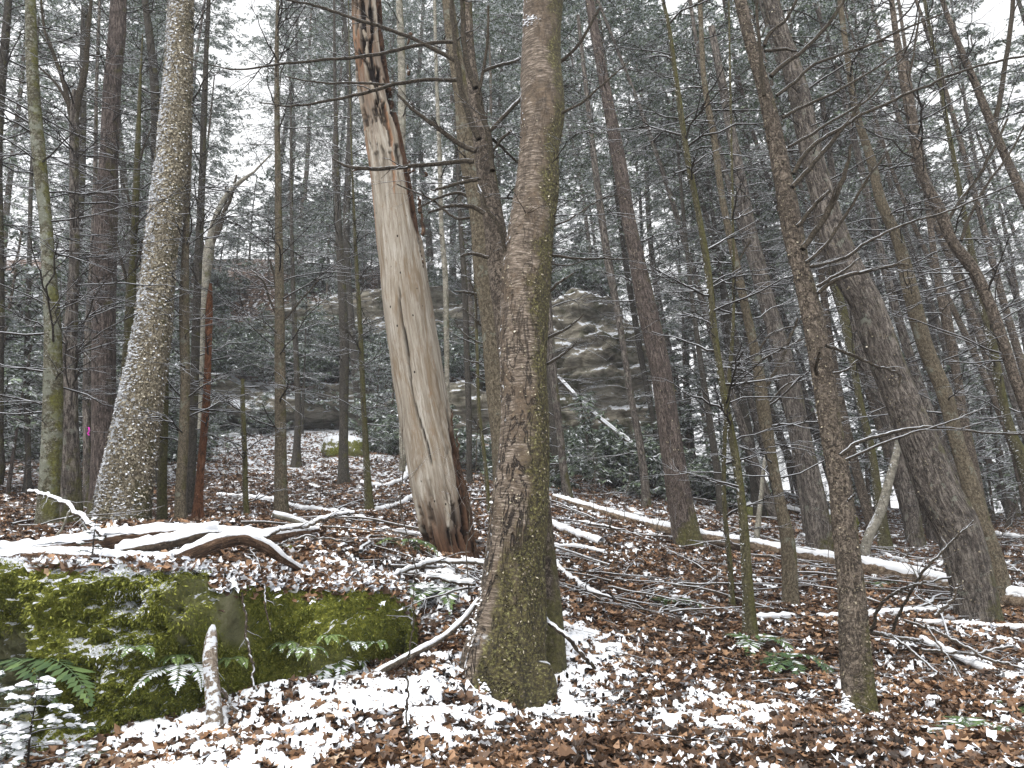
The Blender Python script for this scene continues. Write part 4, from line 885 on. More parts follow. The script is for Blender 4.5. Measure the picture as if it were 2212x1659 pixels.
# ------------------------------------------------------------------ mossy ledge in the left foreground
def ledge():
    nu, nv = 420, 190
    pxs = np.array([-260, -120, 0, 70, 110, 200, 330, 480, 560, 700, 800, 860, 905, 930])
    Yf  = np.array([4.3, 4.25, 4.12, 4.02, 3.68, 3.62, 3.76, 4.10, 4.34, 4.56, 4.80, 5.05, 5.45, 5.9])
    yt  = np.array([1212, 1212, 1215, 1222, 1228, 1236, 1236, 1240, 1246, 1250, 1264, 1310, 1370, 1420])
    yb  = np.array([1660, 1650, 1640, 1632, 1622, 1606, 1570, 1520, 1490, 1480, 1450, 1435, 1425, 1420])
    px = np.linspace(-260, 930, nu)
    f = lambda a: np.convolve(np.pad(np.interp(px, pxs, a), 8, 'edge'), np.ones(17) / 17, 'valid')
    F_, yt_, yb_ = f(Yf), f(yt), f(yb)
    zt = P(px, yt_, F_ + 0.25)[:, 2]; zb = P(px, yb_, F_)[:, 2] - 0.15
    Xc = (px - CX) / F
    v = np.linspace(0, 1, nv)
    # profile: front face, rounded lip, top running back and down into the bank
    pv = np.array([0, .55, .66, .72, .80, .92, 1.0]); po = np.array([-0.02, 0.0, .06, .22, .6, 1.25, 1.6]); pz = np.array([0, .80, .95, 1.0, 1.02, .98, .6])
    o = np.interp(v, pv, po); h = np.interp(v, pv, pz)
    k = np.ones(9) / 9; o = np.convolve(np.pad(o, 4, 'edge'), k, 'valid'); h = np.convolve(np.pad(h, 4, 'edge'), k, 'valid')
    Y = F_[:, None] + o[None] + 0.04 * np.sin(h * 6)[None]
    Z = zb[:, None] + (zt - zb)[:, None] * h[None]
    X = P(px, (yt_ + yb_) / 2, F_)[:, 0][:, None] + 0 * Y
    q = np.stack([X, Y, Z], -1)
    n1 = fbm(q * 1.7 + 5, 4) - .5; n2 = fbm(q * np.array([5, 5, 8]) + 15, 4, .6) - .5; n3 = fbm(q * 24, 3, .65) - .5
    # the smooth sandstone part right of x=480 is set back and flatter
    pp = np.repeat(px[:, None], nv, 1); sand = sm(455, 500, pp + 60 * n1) * (1 - sm(870, 900, pp))
    face = (1 - sm(.60, .78, v))[None]
    Y = Y - (0.85 * n1 + 0.50 * n2 * (1 - .7 * sand) + 0.075 * n3 * (1 - .6 * sand)) * (0.35 + .65 * face) + 0.10 * sand * face * sm(.0, .3, 1 - h)[None]
    Z = Z + (0.10 * n1 + 0.09 * n2 + .05 * n3) * sm(.3, .8, h)[None]
    # shaded recess at the far left and hollow under the leaning root
    rec = (1 - sm(40, 95, pp)) * face * (1 - sm(.55, .85, h))[None]; Y = Y + 0.35 * rec
    hol = np.exp(-((pp - 440) / 45) ** 2) * np.exp(-((h[None] - .93) / .10) ** 2); Y = Y + 0.35 * hol
    V = np.stack([X, Y, Z], -1).reshape(-1, 3)
    hh = np.repeat(h[None], nu, 0)
    bare = np.clip(np.maximum.reduce([np.exp(-((pp - 478 - 40 * (1 - hh)) / 24) ** 2) * sm(.45, .6, hh) * (1 - sm(.95, 1, hh)) * 1.0,
                           np.exp(-((pp - 388) / 12) ** 2 - ((hh - .62) / .045) ** 2) * 1.3,
                           0.38 * np.exp(-((pp - 690) / 60) ** 2 - ((hh - .38) / .16) ** 2),
                           0.75 * (1 - sm(55, 95, pp)) * (1 - sm(.6, .75, hh)), 0.40 * np.exp(-((pp - 410) / 55) ** 2) * sm(.6, .75, hh) * (1 - sm(.93, .98, hh))]) * (1.1 + 0.8 * n1 + 1.2 * n2), 0, 1)
    cov = np.clip(np.maximum(np.exp(-((pp - 250) / 95) ** 2 - ((hh - .86) / .09) ** 2) * 1.1, np.maximum(np.exp(-((pp - 215) / 70) ** 2 - ((hh - .60) / .24) ** 2) * .62, 1.3 * sm(.975, 1.0, hh) * (1 - .5 * sm(480, 560, pp)))), 0, 1.3)
    me = mesh('ledge', V, grid_faces(nu, nv, False), M['mossrock'], {'bare': ('POINT', bare.ravel()), 'cov': ('POINT', cov.ravel())})
    return me, V.reshape(nu, nv, 3), bare, cov, sand, px, h
lm, LV, Lbare, Lcov, Lsand, Lpx, Lh = ledge()
lloc = LV[140, 0]
ledge_o = thing('mossy_ledge', lloc, 'long low sandstone ledge thick with green moss in the left foreground', 'rock ledge')
obj('rock', lm, ledge_o)
_bv = BVHTree.FromPolygons([tuple(v) for v in LV.reshape(-1, 3)], [tuple(int(i) for i in f) for f in grid_faces(*LV.shape[:2])])
def ledge_hit(px, py):
    a = P(px, py, 1.0) - np.array([0, 0, CAMZ]); a /= np.linalg.norm(a)
    l, n, i, d = _bv.ray_cast(Vector((0, 0, CAMZ)), Vector(a)); return (np.array(l), np.array(n)) if l is not None else (None, None)
def moss_tufts():
    rng = np.random.default_rng(4); N = 90000
    nu, nv = LV.shape[:2]
    i = rng.integers(5, nu - 3, N); j = rng.integers(0, int(nv * .80), N)
    k = (rng.random(N) > Lbare[i, j] * 1.4) & (rng.random(N) > 0.72 * Lsand[i, j]); i, j = i[k], j[k]; N = len(i)
    du = LV[i + 1, j] - LV[i - 1, j]; dv = LV[i, j + 1] - LV[i, np.maximum(j - 1, 0)]
    n = np.cross(du, dv); n /= np.linalg.norm(n, axis=1, keepdims=True) + 1e-9
    if n[:, 1].mean() > 0: n = -n
    c = LV[i, j] + du * rng.random(N)[:, None] * .5
    d = n * 0.55 + rng.normal(0, .45, (N, 3)) + np.array([0, -0.1, -0.35])
    tone = fbm(c * 3.0, 3); v = np.clip(rng.beta(2, 3, N) + (tone - .5) * .9, 0, 1)
    L_ = rng.uniform(.008, .024, N); snow = ((rng.random(N) < (Lcov[i, j] - .35) * .8)).astype(float)
    V, Fc, at = rhombi(c, d, n + rng.normal(0, .6, (N, 3)), L_, L_ * .35, v, snow)
    obj('moss', mesh('moss', V, Fc, M['moss'], at, smooth=False), ledge_o)
moss_tufts()
# leaves and snow lying on the ledge top
def ledge_leaves():
    rng = np.random.default_rng(9); pts = []; sn = []
    for k in range(3600):
        px = rng.uniform(455, 930) if k % 12 else rng.uniform(60, 460); py = rng.uniform(1212, 1268) + rng.exponential(9)
        if px < 455: py = rng.uniform(1212, 1240)
        if px > 840: py += rng.uniform(0, 110) * (px - 840) / 90
        l, n = ledge_hit(px, py)
        if l is not None and n is not None and (abs(n[2]) > .25 or px > 835): pts.append(l + np.array([0, 0, rng.uniform(0.0, .03)]))
    c = np.array(pts); N = len(c); a = rng.uniform(0, 6.28, N)
    V, Fc, at = leaf_faces(c, np.stack([np.cos(a), np.sin(a), rng.normal(0, .4, N)], -1), np.stack([rng.normal(0, .5, N), rng.normal(-.3, .5, N), np.ones(N)], -1),
                           rng.uniform(.05, .10, N), rng.uniform(.03, .06, N), rng.normal(.15, .3, N), rng.normal(.1, .3, N), rng.beta(2, 2.6, N), (rng.random(N) < .38).astype(float))
    tag(obj('leaf_litter', mesh('leaf_litter', V, Fc, M['leaf'], at, smooth=False)), 'brown leaves and snow lying along the ledge top', 'leaf litter', kind='stuff')
ledge_leaves()

# ------------------------------------------------------------------ logs, fallen branches
def snow_cap(C, R, wide=62, thick=0.012, seed=0, n=9, lift=0.0):
    """a ragged strip of snow along the top of a log"""
    rng = np.random.default_rng(seed); k = len(C)
    T_ = np.gradient(C, axis=0); T_ /= np.linalg.norm(T_, axis=1, keepdims=True)
    S_ = np.cross(T_, np.array([0, 0, 1.0])); S_ /= np.linalg.norm(S_, axis=1, keepdims=True); U = np.cross(S_, T_)
    Ls = np.r_[0, np.cumsum(np.linalg.norm(np.diff(C, axis=0), axis=1))]
    e1 = wide * (0.25 + 1.4 * fbm(np.stack([Ls * 9, 0 * Ls + seed, 0 * Ls], -1), 3)); e2 = wide * (0.25 + 1.4 * fbm(np.stack([Ls * 9, 0 * Ls + seed + 9, 0 * Ls], -1), 3))
    t = np.linspace(-1, 1, n); a = np.where(t[None] < 0, t[None] * e1[:, None], t[None] * e2[:, None]); a = np.radians(a)
    hgt = (1 - t ** 2)[None] ** .6 * thick * (0.5 + fbm(np.stack([Ls * 14, 0 * Ls, 0 * Ls + seed], -1), 3))[:, None] * 1.6 - 0.25 * thick * (np.abs(t)[None] > .99) * 1.0
    rad = R[:, None] * 1.04 + hgt + lift
    rad = rad + (fbm(np.stack([np.repeat(Ls[:, None], n, 1) * 22, a * R[:, None] * 22, 0 * a + seed], -1), 3) - .5) * thick * 1.5
    V = C[:, None] + (S_[:, None] * np.sin(a)[..., None] + U[:, None] * np.cos(a)[..., None]) * rad[..., None]
    return mesh('snow', V.reshape(-1, 3), grid_faces(k, n, True), M['snow'])
def log_mesh(C, R, mat, sides=24, lump=.05, seed=0, name='trunk'):
    V, Q, tc = tubes(C[None], R[None], sides)
    cc = np.repeat(C, sides, 0); k = 1 + (fbm(tc * np.array([7, 7, 2.0]) + seed, 3) - .5) * lump * 4 + (fbm(tc * np.array([40, 40, 5.0]) + seed, 3) - .5) * lump * 2
    V = cc + (V - cc) * k[:, None]
    a, b = len(V), len(V) + 1; V = np.vstack([V, C[0], C[-1]]); tc = np.vstack([tc, tc[:1] * 0, tc[-1:] * 0 + 1])
    r = np.arange(sides); e = (len(C) - 1) * sides
    caps = np.vstack([np.stack([r, np.full(sides, a), (r + 1) % sides], -1)[:, [0, 2, 1]], np.stack([e + r, e + (r + 1) % sides, np.full(sides, b)], -1)])
    return mesh(name, V, [Q, caps], M[mat], {'tc': ('POINT', tc)})
def on_ground(pts, lift=0.35):
    out = []
    for q in pts:
        if len(q) > 3: out.append(q[3]); continue
        out.append(hit(q[0], q[1] + q[2] * lift)[1])
    return np.array(out)
def log(name, pts, mat, label, cat='log', group=None, cap=True, wide=62, thick=.012, D=None, sides=24, lump=.05, seed=1, twigs=0, n=None):
    p = np.array([q[:3] for q in pts], float); Dv = on_ground(pts) if D is None else np.asarray(D, float)
    Q, R = P(p[:, 0], p[:, 1], Dv), p[:, 2] * .5 * mpp(p[:, 1], Dv)
    q = smoothcurve(np.c_[Q, R], n or max(30, 14 * len(p))); C, R = q[:, :3], np.maximum(q[:, 3], .002)
    rng = np.random.default_rng(seed)
    if sides <= 10: C = C + np.cumsum(rng.normal(0, .0035, C.shape), 0)
    b = C[0].copy(); o = thing(name, b, label, cat, group)
    if twigs:
        Q2, R2 = sub(rng, C[None], R[None], twigs, .2, (20, 60), (.12, .3), .12, rf=.4, minr=.003); Q3, R3 = sub(rng, Q2, R2, 2, .2, (25, 60), (.3, .6), .05, k=4)
        V, Fq, tc = merge([tubes(Q2, R2, 4), tubes(Q3, R3, 3)]); obj('twigs', mesh('twigs', V, Fq, M['stick'], {'tc': ('POINT', tc)}), o)
    obj('trunk' if cat == 'log' else 'stem', log_mesh(C, R, mat, sides, lump, seed), o)
    if cap: obj('snow', snow_cap(C, R, wide, thick, seed), o)
    return o, C, R
log('fallen_log', [(1195,1076,15),(1300,1106,18),(1440,1144,22,11.9),(1530,1163,26,11.3),(1680,1192,31),(1790,1212,34),(1960,1246,42),(2065,1272,46),(2150,1290,48),(2260,1312,50)], 'log', 'long barkless log under a white strip of snow crossing behind the right trunks', seed=2, thick=.018, wide=48)
log('fallen_log', [(1600,1336,9),(1700,1337,10),(1860,1334,12),(1960,1326,14),(2065,1322,15)], 'pale', 'thin level snowy log lying at the foot of the crooked tan tree', seed=3, thick=.02)
log('fallen_log', [(1900,1338,5),(2020,1350,7),(2120,1357,9),(2230,1364,10)], 'log', 'short snowy pole lying right of the massive grey trunk foot', seed=4, thick=.02)
log('fallen_log', [(1192,1138,12),(1240,1155,14),(1300,1176,13)], 'log', 'stubby snow covered log piece just right of the birch', seed=5, thick=.03, wide=80)
log('fallen_log', [(1192,1122,6),(1270,1134,7),(1345,1150,6)], 'stick', 'narrow snowy pole above the stubby log piece', seed=6, thick=.02)
log('fallen_log', [(1192,1181,8),(1240,1184,7),(1306,1196,6)], 'stick', 'narrow snowy pole below the stubby log piece', seed=7, thick=.02)
log('fallen_branch', [(1192,1218,13),(1225,1250,15),(1262,1276,14),(1300,1297,12),(1320,1304,7)], 'pale', 'thick curved branch topped with snow coming from behind the birch', 'fallen branch', seed=8, thick=.02, sides=14)
log('fallen_branch', [(1240,1274,5),(1330,1288,6),(1400,1294,6),(1486,1297,7)], 'stick', 'long thin snowy branch right of the thick curved one', 'fallen branch', seed=9, sides=8, twigs=8)
log('fallen_branch', [(1195,1297,7),(1230,1322,7),(1300,1366,6),(1365,1405,4)], 'stick', 'thin arching stick to the right of the birch foot', 'fallen branch', seed=10, sides=8, twigs=5, cap=False)
log('leaning_stick', [(1170,1308,9,5.05),(1192,1345,10,4.9),(1215,1368,10,4.85),(1250,1420,9,4.9),(1280,1457,7)], 'logdark', 'dark bare stick leaning against the right side of the birch', 'stick', seed=11, sides=10, cap=False)
log('leaning_stick', [(1034,1296,8,4.95),(1010,1330,9,4.85),(960,1376,11,4.75),(900,1410,12,4.6),(815,1456,14),(765,1486,15),(715,1506,10)], 'stick', 'long pale stick sloping from the left side of the birch down to the ferns', 'stick', seed=12, sides=14, thick=.008, wide=50)
log('fallen_branch', [(738,1280,7,5.2),(800,1260,8,5.5),(860,1236,8,5.8),(940,1221,8,6.2),(1045,1230,9,6.0)], 'stick', 'curved branch lying along the bank between ledge and birch', 'fallen branch', seed=13, sides=10, thick=.01, twigs=6)
log('fallen_branch', [(560,1229,4,5.3),(640,1233,5,5.5),(740,1230,5,5.8),(860,1226,5,6.1)], 'stick', 'thin straight branch lying on the ledge rim', 'fallen branch', seed=14, sides=8, cap=False)
log('fallen_branch', [(860,1240,5,6.0),(930,1246,8,6.0),(1010,1262,8,5.8)], 'logdark', 'short dark branch just left of the birch', 'fallen branch', seed=15, sides=8, cap=True)
log('fallen_branch', [(588,1112,11,6.3),(640,1126,12,6.4),(680,1146,11,6.5),(740,1176,12,6.6),(790,1196,12,6.7),(845,1216,10,6.8)], 'pale', 'smooth pale branch running from the split log towards the snag foot', 'fallen branch', seed=16, sides=12, thick=.008, wide=45)
log('fallen_branch', [(690,1168,8,6.5),(720,1188,8,6.4),(755,1210,8,6.4)], 'stick', 'short stick parallel to the smooth pale branch', 'fallen branch', seed=17, sides=8)
log('fallen_log', [(1990,1385,6,6.4),(2060,1420,10,6.0),(2120,1450,14,5.7),(2180,1470,17,5.5),(2260,1492,19,5.3)], 'log', 'snow topped log slanting down out of the frame at the right edge', seed=18, thick=.025)
log('cut_log', [(1418,1580,24,4.35),(1440,1583,25,4.35),(1470,1588,25,4.33)], 'logdark', 'short dark sawn log on the snow right of the birch', seed=19, cap=True, thick=.008, wide=48, n=16)
log('fallen_log', [(1500,1056,12),(1550,1078,13),(1612,1098,12)], 'logdark', 'dark distant log with a white top right of the big reddish trunk', seed=20, thick=.04)
log('leaning_pole', [(1196,806,6,20.5),(1290,900,8,19),(1370,962,9,18),(1440,1004,10,17)], 'logdark', 'long dark pole leaning diagonally in front of the rock shelter', 'pole', seed=21, thick=.02, wide=40, sides=12)
log('fallen_log', [(470,1072,6),(560,1080,8),(640,1100,9),(720,1112,7),(800,1128,6)], 'logdark', 'thin snowy log crossing behind the lone slender hemlock', seed=22, thick=.03)
log('fallen_branch', [(780,1046,6),(830,1052,8),(866,1040,10),(880,1010,8)], 'stick', 'snowy exposed root curving left of the snag, far back', 'root', seed=23, thick=.03, sides=10)
log('fallen_branch', [(740,1112,5),(800,1104,6),(860,1090,8),(890,1075,8)], 'stick', 'snowy branch reaching to the left side of the snag', 'fallen branch', seed=24, thick=.03, sides=10)
log('fallen_branch', [(770,1153,6),(840,1155,7),(920,1160,7)], 'stick', 'straight snowy branch ending at the snag foot', 'fallen branch', seed=25, thick=.02, sides=8, twigs=4)
log('fallen_branch', [(-20,1122,5),(60,1124,6),(130,1126,5)], 'stick', 'thin level snowy branch at the left edge behind the log', 'fallen branch', seed=26, thick=.02, sides=8)
log('fallen_branch', [(1600,1070,8),(1700,1100,10),(1780,1118,9)], 'logdark', 'snowy log on the crest behind the crooked tan trunk', 'log', seed=27, thick=.03, sides=12)
log('fallen_branch', [(1900,1196,6),(1990,1226,8),(2040,1240,8)], 'stick', 'snowy branch right beside the long barkless log', 'fallen branch', seed=28, thick=.02, sides=8)
log('fallen_branch', [(2120,1150,8),(2170,1160,9),(2240,1170,9)], 'stick', 'snowy branch at the right edge beyond the long log', 'fallen branch', seed=29, thick=.03, sides=8)
log('leaning_branch', [(60,1062,5,5.4),(110,1080,6,5.2),(140,1098,8,5.0),(170,1125,9,4.9),(212,1165,10,4.8)], 'logdark', 'dark dead branch propped on the log at the left', 'fallen branch', seed=30, thick=.006, sides=10, twigs=6)
log('leaning_branch', [(196,1165,5,5.0),(160,1098,5,5.0),(140,1140,5,4.95),(112,1205,5,4.9)], 'pale', 'thin pale forked stick standing against the log at the left', 'fallen branch', seed=31, cap=False, sides=8)
for i, (pts, lab) in enumerate([([(1875,1362,9,5.9),(1930,1368,9,5.9),(1990,1372,9,5.8)], 'short snowy stick at the left end of the brush heap'),
        ([(1880,1366,8,5.9),(1896,1320,7,5.8),(1925,1280,7,5.7),(1985,1255,6,5.6),(2050,1240,4,5.6)], 'dark arching branch rising from the brush heap'),
        ([(1925,1362,7,5.9),(1960,1290,6,5.7),(2000,1225,6,5.6),(2050,1170,5,5.6),(2100,1120,3,5.6)], 'tall dark branch rising from the brush heap'),
        ([(1930,1376,6,5.8),(1990,1420,6,5.6),(2040,1490,5,5.3),(2072,1545,4,5.0)], 'brown stick sloping forward out of the brush heap'),
        ([(1950,1340,6,5.9),(2050,1380,7,5.8),(2150,1430,7,5.6),(2230,1460,6,5.5)], 'long brown stick along the top of the brush heap'),
        ([(2020,1330,8,6.1),(2050,1290,8,6.1),(2062,1250,6,6.1)], 'snowy crooked stub between brush heap and massive trunk'),
        ([(2000,1350,5,5.7),(2080,1470,5,5.4),(2130,1540,4,5.1)], 'thin brown twig hanging down from the brush heap'),
        ([(1990,1400,7,5.8),(2090,1415,7,5.7),(2200,1400,6,5.7)], 'level snowy stick within the brush heap')]):
    log('brush_branch', pts, 'stick' if i not in (1, 2) else 'limb', lab, 'fallen branch', seed=40 + i, cap=False, sides=8, twigs=12)

# the old split log with the curved root lying on the ledge
o, C, R = log('split_log', [(-90,1212,30,4.75),(0,1208,30,4.72),(100,1204,30,4.7),(200,1206,28,4.62),(300,1214,28,4.55),(360,1216,30,4.5),(395,1206,32,4.48),(430,1190,31,4.48),(475,1172,28,4.5),(525,1163,26,4.55),(560,1176,22,4.6),(600,1203,16,4.7),(647,1231,9,4.85)], 'wood',
              'low curved root of bare brown wood thick with snow, lying on the mossy ledge', 'log', seed=60, sides=32, lump=.10, thick=.013, wide=52, n=260)
o, C, R = log('split_log', [(-90,1196,24,5.0),(60,1190,28,4.98),(170,1178,34,4.95),(260,1166,36,4.95),(350,1158,36,4.95),(430,1156,32,5.0),(520,1158,22,5.05),(600,1160,20,5.1),(650,1150,14,5.15),(690,1144,6,5.2)], 'wood',
              'upper half of the old split log under deep snow, with a torn brown end', 'log', seed=61, sides=32, lump=.12, thick=.015, wide=54, n=260)
log('split_log', [(250,1192,16,4.75),(330,1180,22,4.78),(400,1166,24,4.8),(440,1154,26,4.85),(470,1152,18,4.9)], 'logdark', 'mossy middle slab of the old split log', 'log', seed=62, sides=24, lump=.12, thick=.02, wide=40)
log('rotten_stub', [(432,1240,20,4.6),(440,1215,24,4.6),(446,1198,20,4.6)], 'logdark', 'black rotten stub under the curved root', 'log', seed=63, cap=False, sides=16, lump=.12)
log('fallen_branch', [(560,1162,6,4.9),(610,1150,7,4.9),(660,1146,7,4.95),(720,1130,6,5.0),(760,1118,4,5.1)], 'stick', 'snowy branch sticking out to the right of the split log', 'fallen branch', seed=64, sides=8, thick=.008, twigs=6)
log('fallen_branch', [(540,1190,5,4.8),(600,1180,6,4.8),(680,1170,5,4.9),(760,1180,3,5.0)], 'stick', 'thin branch below the torn end of the split log', 'fallen branch', seed=65, sides=8, cap=False, twigs=4)
# snow crusted upright stake in front of the ledge
log('snowy_stake', [(463,1592,34,3.72),(462,1540,34,3.74),(459,1470,32,3.78),(454,1410,30,3.8),(456,1378,26,3.82),(458,1362,20,3.83),(460,1350,9,3.84)], 'whitelog', 'upright broken stake crusted with snow in front of the mossy ledge', 'stake', seed=66, cap=False, sides=40, lump=.34, n=140)
log('fallen_branch', [(478,1490,9,3.85),(510,1520,8,3.9),(545,1545,7,3.95)], 'whitelog', 'snowy stick slanting down right of the upright stake', 'fallen branch', seed=67, sides=10, cap=False)
for i, (pts, lab) in enumerate([([(538,1180,3,4.6),(566,1250,4,4.35),(575,1300,4,4.25),(590,1370,3,4.2)], 'pale forked rootlet hanging down over the sandstone'),
        ([(522,1280,5,4.2),(535,1360,6,4.15),(552,1440,6,4.05),(560,1480,5,4.0)], 'brown root hanging down the ledge face'),
        ([(440,1225,3,4.4),(436,1270,3,4.1),(424,1310,3,4.0),(418,1345,2,3.95)], 'short rootlet dangling below the black stub'),
        ([(310,1205,3,4.4),(328,1235,4,3.95),(333,1262,5,3.85)], 'pale twig hanging over the moss beside the snow patch')]):
    log('hanging_root', pts, 'stick', lab, 'root', seed=70 + i, cap=False, sides=6, twigs=3)

# ------------------------------------------------------------------ sticks strewn over the floor: one of each kind, then copies
def place_sticks():
    rng = np.random.default_rng(31); protos = []
    for k in range(6):
        L_ = 1.0; Q, R = grow(rng, np.array([[-.5, 0, .012]]), np.array([[1, .0, 0.01]]), np.array([1.0]), np.array([.011 if k < 3 else .006]), 9, 0, .08)
        Q[:, :, 2] = np.abs(Q[:, :, 2]) * .5 + .008
        parts = [tubes(Q, R, 6)]
        Q2, R2 = sub(rng, Q, R, 3 + 2 * (k % 3), .2, (25, 60), (.15, .5), .08, k=6); parts.append(tubes(Q2, R2, 4))
        V, Fq, tc = merge(parts)
        protos.append(mesh('fallen_stick', V, Fq, M['stick'], {'tc': ('POINT', tc)}))
    for k in range(250):
        py = rng.uniform(1060, 1640) if k % 3 else rng.uniform(1060, 1330); px = rng.uniform(-30, 2240)
        if px < 900 and py > 1190: px = rng.uniform(950, 2200)
        g = hit(px, py); o = bpy.data.objects.new('fallen_stick', protos[k % 6]); COL.objects.link(o)
        a = rng.normal(0, .7) + (math.pi if rng.random() < .5 else 0); s = rng.uniform(.35, 1.1) * (1 + .10 * g[1]) * (.4 if py > 1340 else 1)
        dx, dy = math.cos(a) * .4 * s, math.sin(a) * .4 * s
        tilt = math.atan2(gz(g[0] + dx, g[1] + dy) - gz(g[0] - dx, g[1] - dy), .8 * s)
        o.location = (g[0], g[1], gz(g[0], g[1]) + .025); o.rotation_euler = (0, -tilt, a); o.scale = (s, s, s * .9)
        tag(o, 'small snowy dead stick ' + where2(g[0], g[1]), 'stick', 'small sticks strewn over the leaf litter')
place_sticks()
def place_saplings():
    """thin leafless stems standing among the litter"""
    rng = np.random.default_rng(32); protos = []
    for k in range(4):
        Q, R = grow(rng, np.array([[0, 0, -.05]]), np.array([[.03, .0, 1.0]]), np.array([1.5]), np.array([.006]), 9, 0, .05)
        Q2, R2 = sub(rng, Q, R, 9, .25, (30, 60), (.2, .45), .3, k=6); Q3, R3 = sub(rng, Q2, R2, 3, .2, (30, 55), (.3, .5), .1, k=4)
        V, Fq, tc = merge([tubes(Q, R, 5), tubes(Q2, R2, 4), tubes(Q3, R3, 3)])
        protos.append(mesh('bare_sapling', V, Fq, M['stick'], {'tc': ('POINT', tc)}))
    for k in range(60):
        px, py = rng.uniform(0, 2212), rng.uniform(1045, 1330)
        if px < 900 and py > 1180: continue
        g = hit(px, py); o = bpy.data.objects.new('bare_sapling', protos[k % 4]); COL.objects.link(o)
        s = rng.uniform(.4, 1.2); o.location = (g[0], g[1], gz(g[0], g[1])); o.rotation_euler = (rng.normal(0, .12), rng.normal(0, .2), rng.uniform(0, 6.28)); o.scale = (s, s, s)
        tag(o, 'knee high leafless sapling ' + where2(g[0], g[1]), 'sapling', 'thin leafless saplings on the forest floor')
place_saplings()
log('bare_sapling', [(884,1665,3,3.5),(880,1560,4,3.5),(882,1440,4,3.5),(888,1330,3,3.52),(900,1240,2,3.55)], 'limb', 'single dark wiry stem rising from the bottom edge left of the birch', 'sapling', seed=80, cap=False, sides=6, twigs=3)

# ------------------------------------------------------------------ ferns
def frond_mesh(rng, base, az, L_, arch, width, snow, tone, side=0.0):
    k = 22; t = np.linspace(0, 1, k)
    e = arch * (1 - 2.5 * t); x = np.cumsum(np.cos(e)) / k * L_; z = np.cumsum(np.sin(e)) / k * L_
    d = np.array([math.cos(az), math.sin(az), 0]); s = np.array([-d[1], d[0], 0])
    C = base + d * x[:, None] + np.array([0, 0, 1.0]) * z[:, None] + s * (side * t ** 2 * L_)[:, None]
    T_ = np.gradient(C, axis=0); T_ /= np.linalg.norm(T_, axis=1, keepdims=True)
    m = 22; u = np.linspace(.16, .995, m); i = np.minimum((u * (k - 1)).astype(int), k - 2); f = (u * (k - 1) - i)[:, None]
    c = C[i] * (1 - f) + C[i + 1] * f; tt = T_[i]; S_ = np.cross(tt, np.array([0, 0, 1.0])); S_ /= np.linalg.norm(S_, axis=1, keepdims=True); U = np.cross(S_, tt)
    w = rng.uniform(.65, 1.12, m) * width * L_ * np.sin(np.pi * np.clip(u * .85 + .12, 0, 1)) ** .7 * (1.05 - .6 * u)
    cs, ds, ls, ns = [], [], [], []
    for sg in (-1, 1):
        dd = S_ * sg * .9 + tt * .42 - U * .12 + rng.normal(0, .05, (m, 3))
        cs.append(c); ds.append(dd); ls.append(w); ns.append(U)
    c, d_, l, n = map(np.concatenate, (cs, ds, ls, ns)); N = len(c)
    v = np.clip(tone + rng.normal(0, .12, N), 0, 1); sn = np.clip((rng.random(N) < snow) * rng.uniform(.55, 1, N), 0, 1)
    V, Fc, at = rhombi(c, d_, n, l, np.full(N, L_ * .85 / m * 1.15), v, sn)
    Vt, Qt, _ = tubes(C[None], np.linspace(.0025, .0008, k)[None], 3, off=len(V))
    return mesh('frond', np.vstack([V, Vt]), [Fc, Qt], M['fern'], {'v': ('FACE', np.r_[v, np.full(len(Qt), .3)]), 'snow': ('FACE', np.r_[sn, np.zeros(len(Qt))])}, smooth=False)
def fern(px, py, size, n, snow, tone, label, wall=False, az=None, seed=0, D=None, arch=.95):
    rng = np.random.default_rng(500 + seed)
    l = None
    if wall: l, _n = ledge_hit(px, py)
    if l is None: l = hit(px, py) if D is None else P(px, py, D)
    if wall: l = l + np.array([0, -.03, 0])
    elif px < 900: l = l + np.array([0, -.10, .05])
    L_ = size * mpp(py, l[1]); o = thing('fern', l, label, 'fern')
    n += 2
    for k in range(n):
        a = rng.uniform(0, 2 * math.pi) if az is None else math.radians(az[0] + (az[1] - az[0]) * (k + .5) / n + rng.normal(0, 8))
        obj('frond', frond_mesh(rng, l, a, L_ * rng.uniform(1.05, 1.7), arch * rng.uniform(.75, 1.15), .30, snow, tone, rng.normal(0, .2)), o)
    return o
FW = (185, 355)
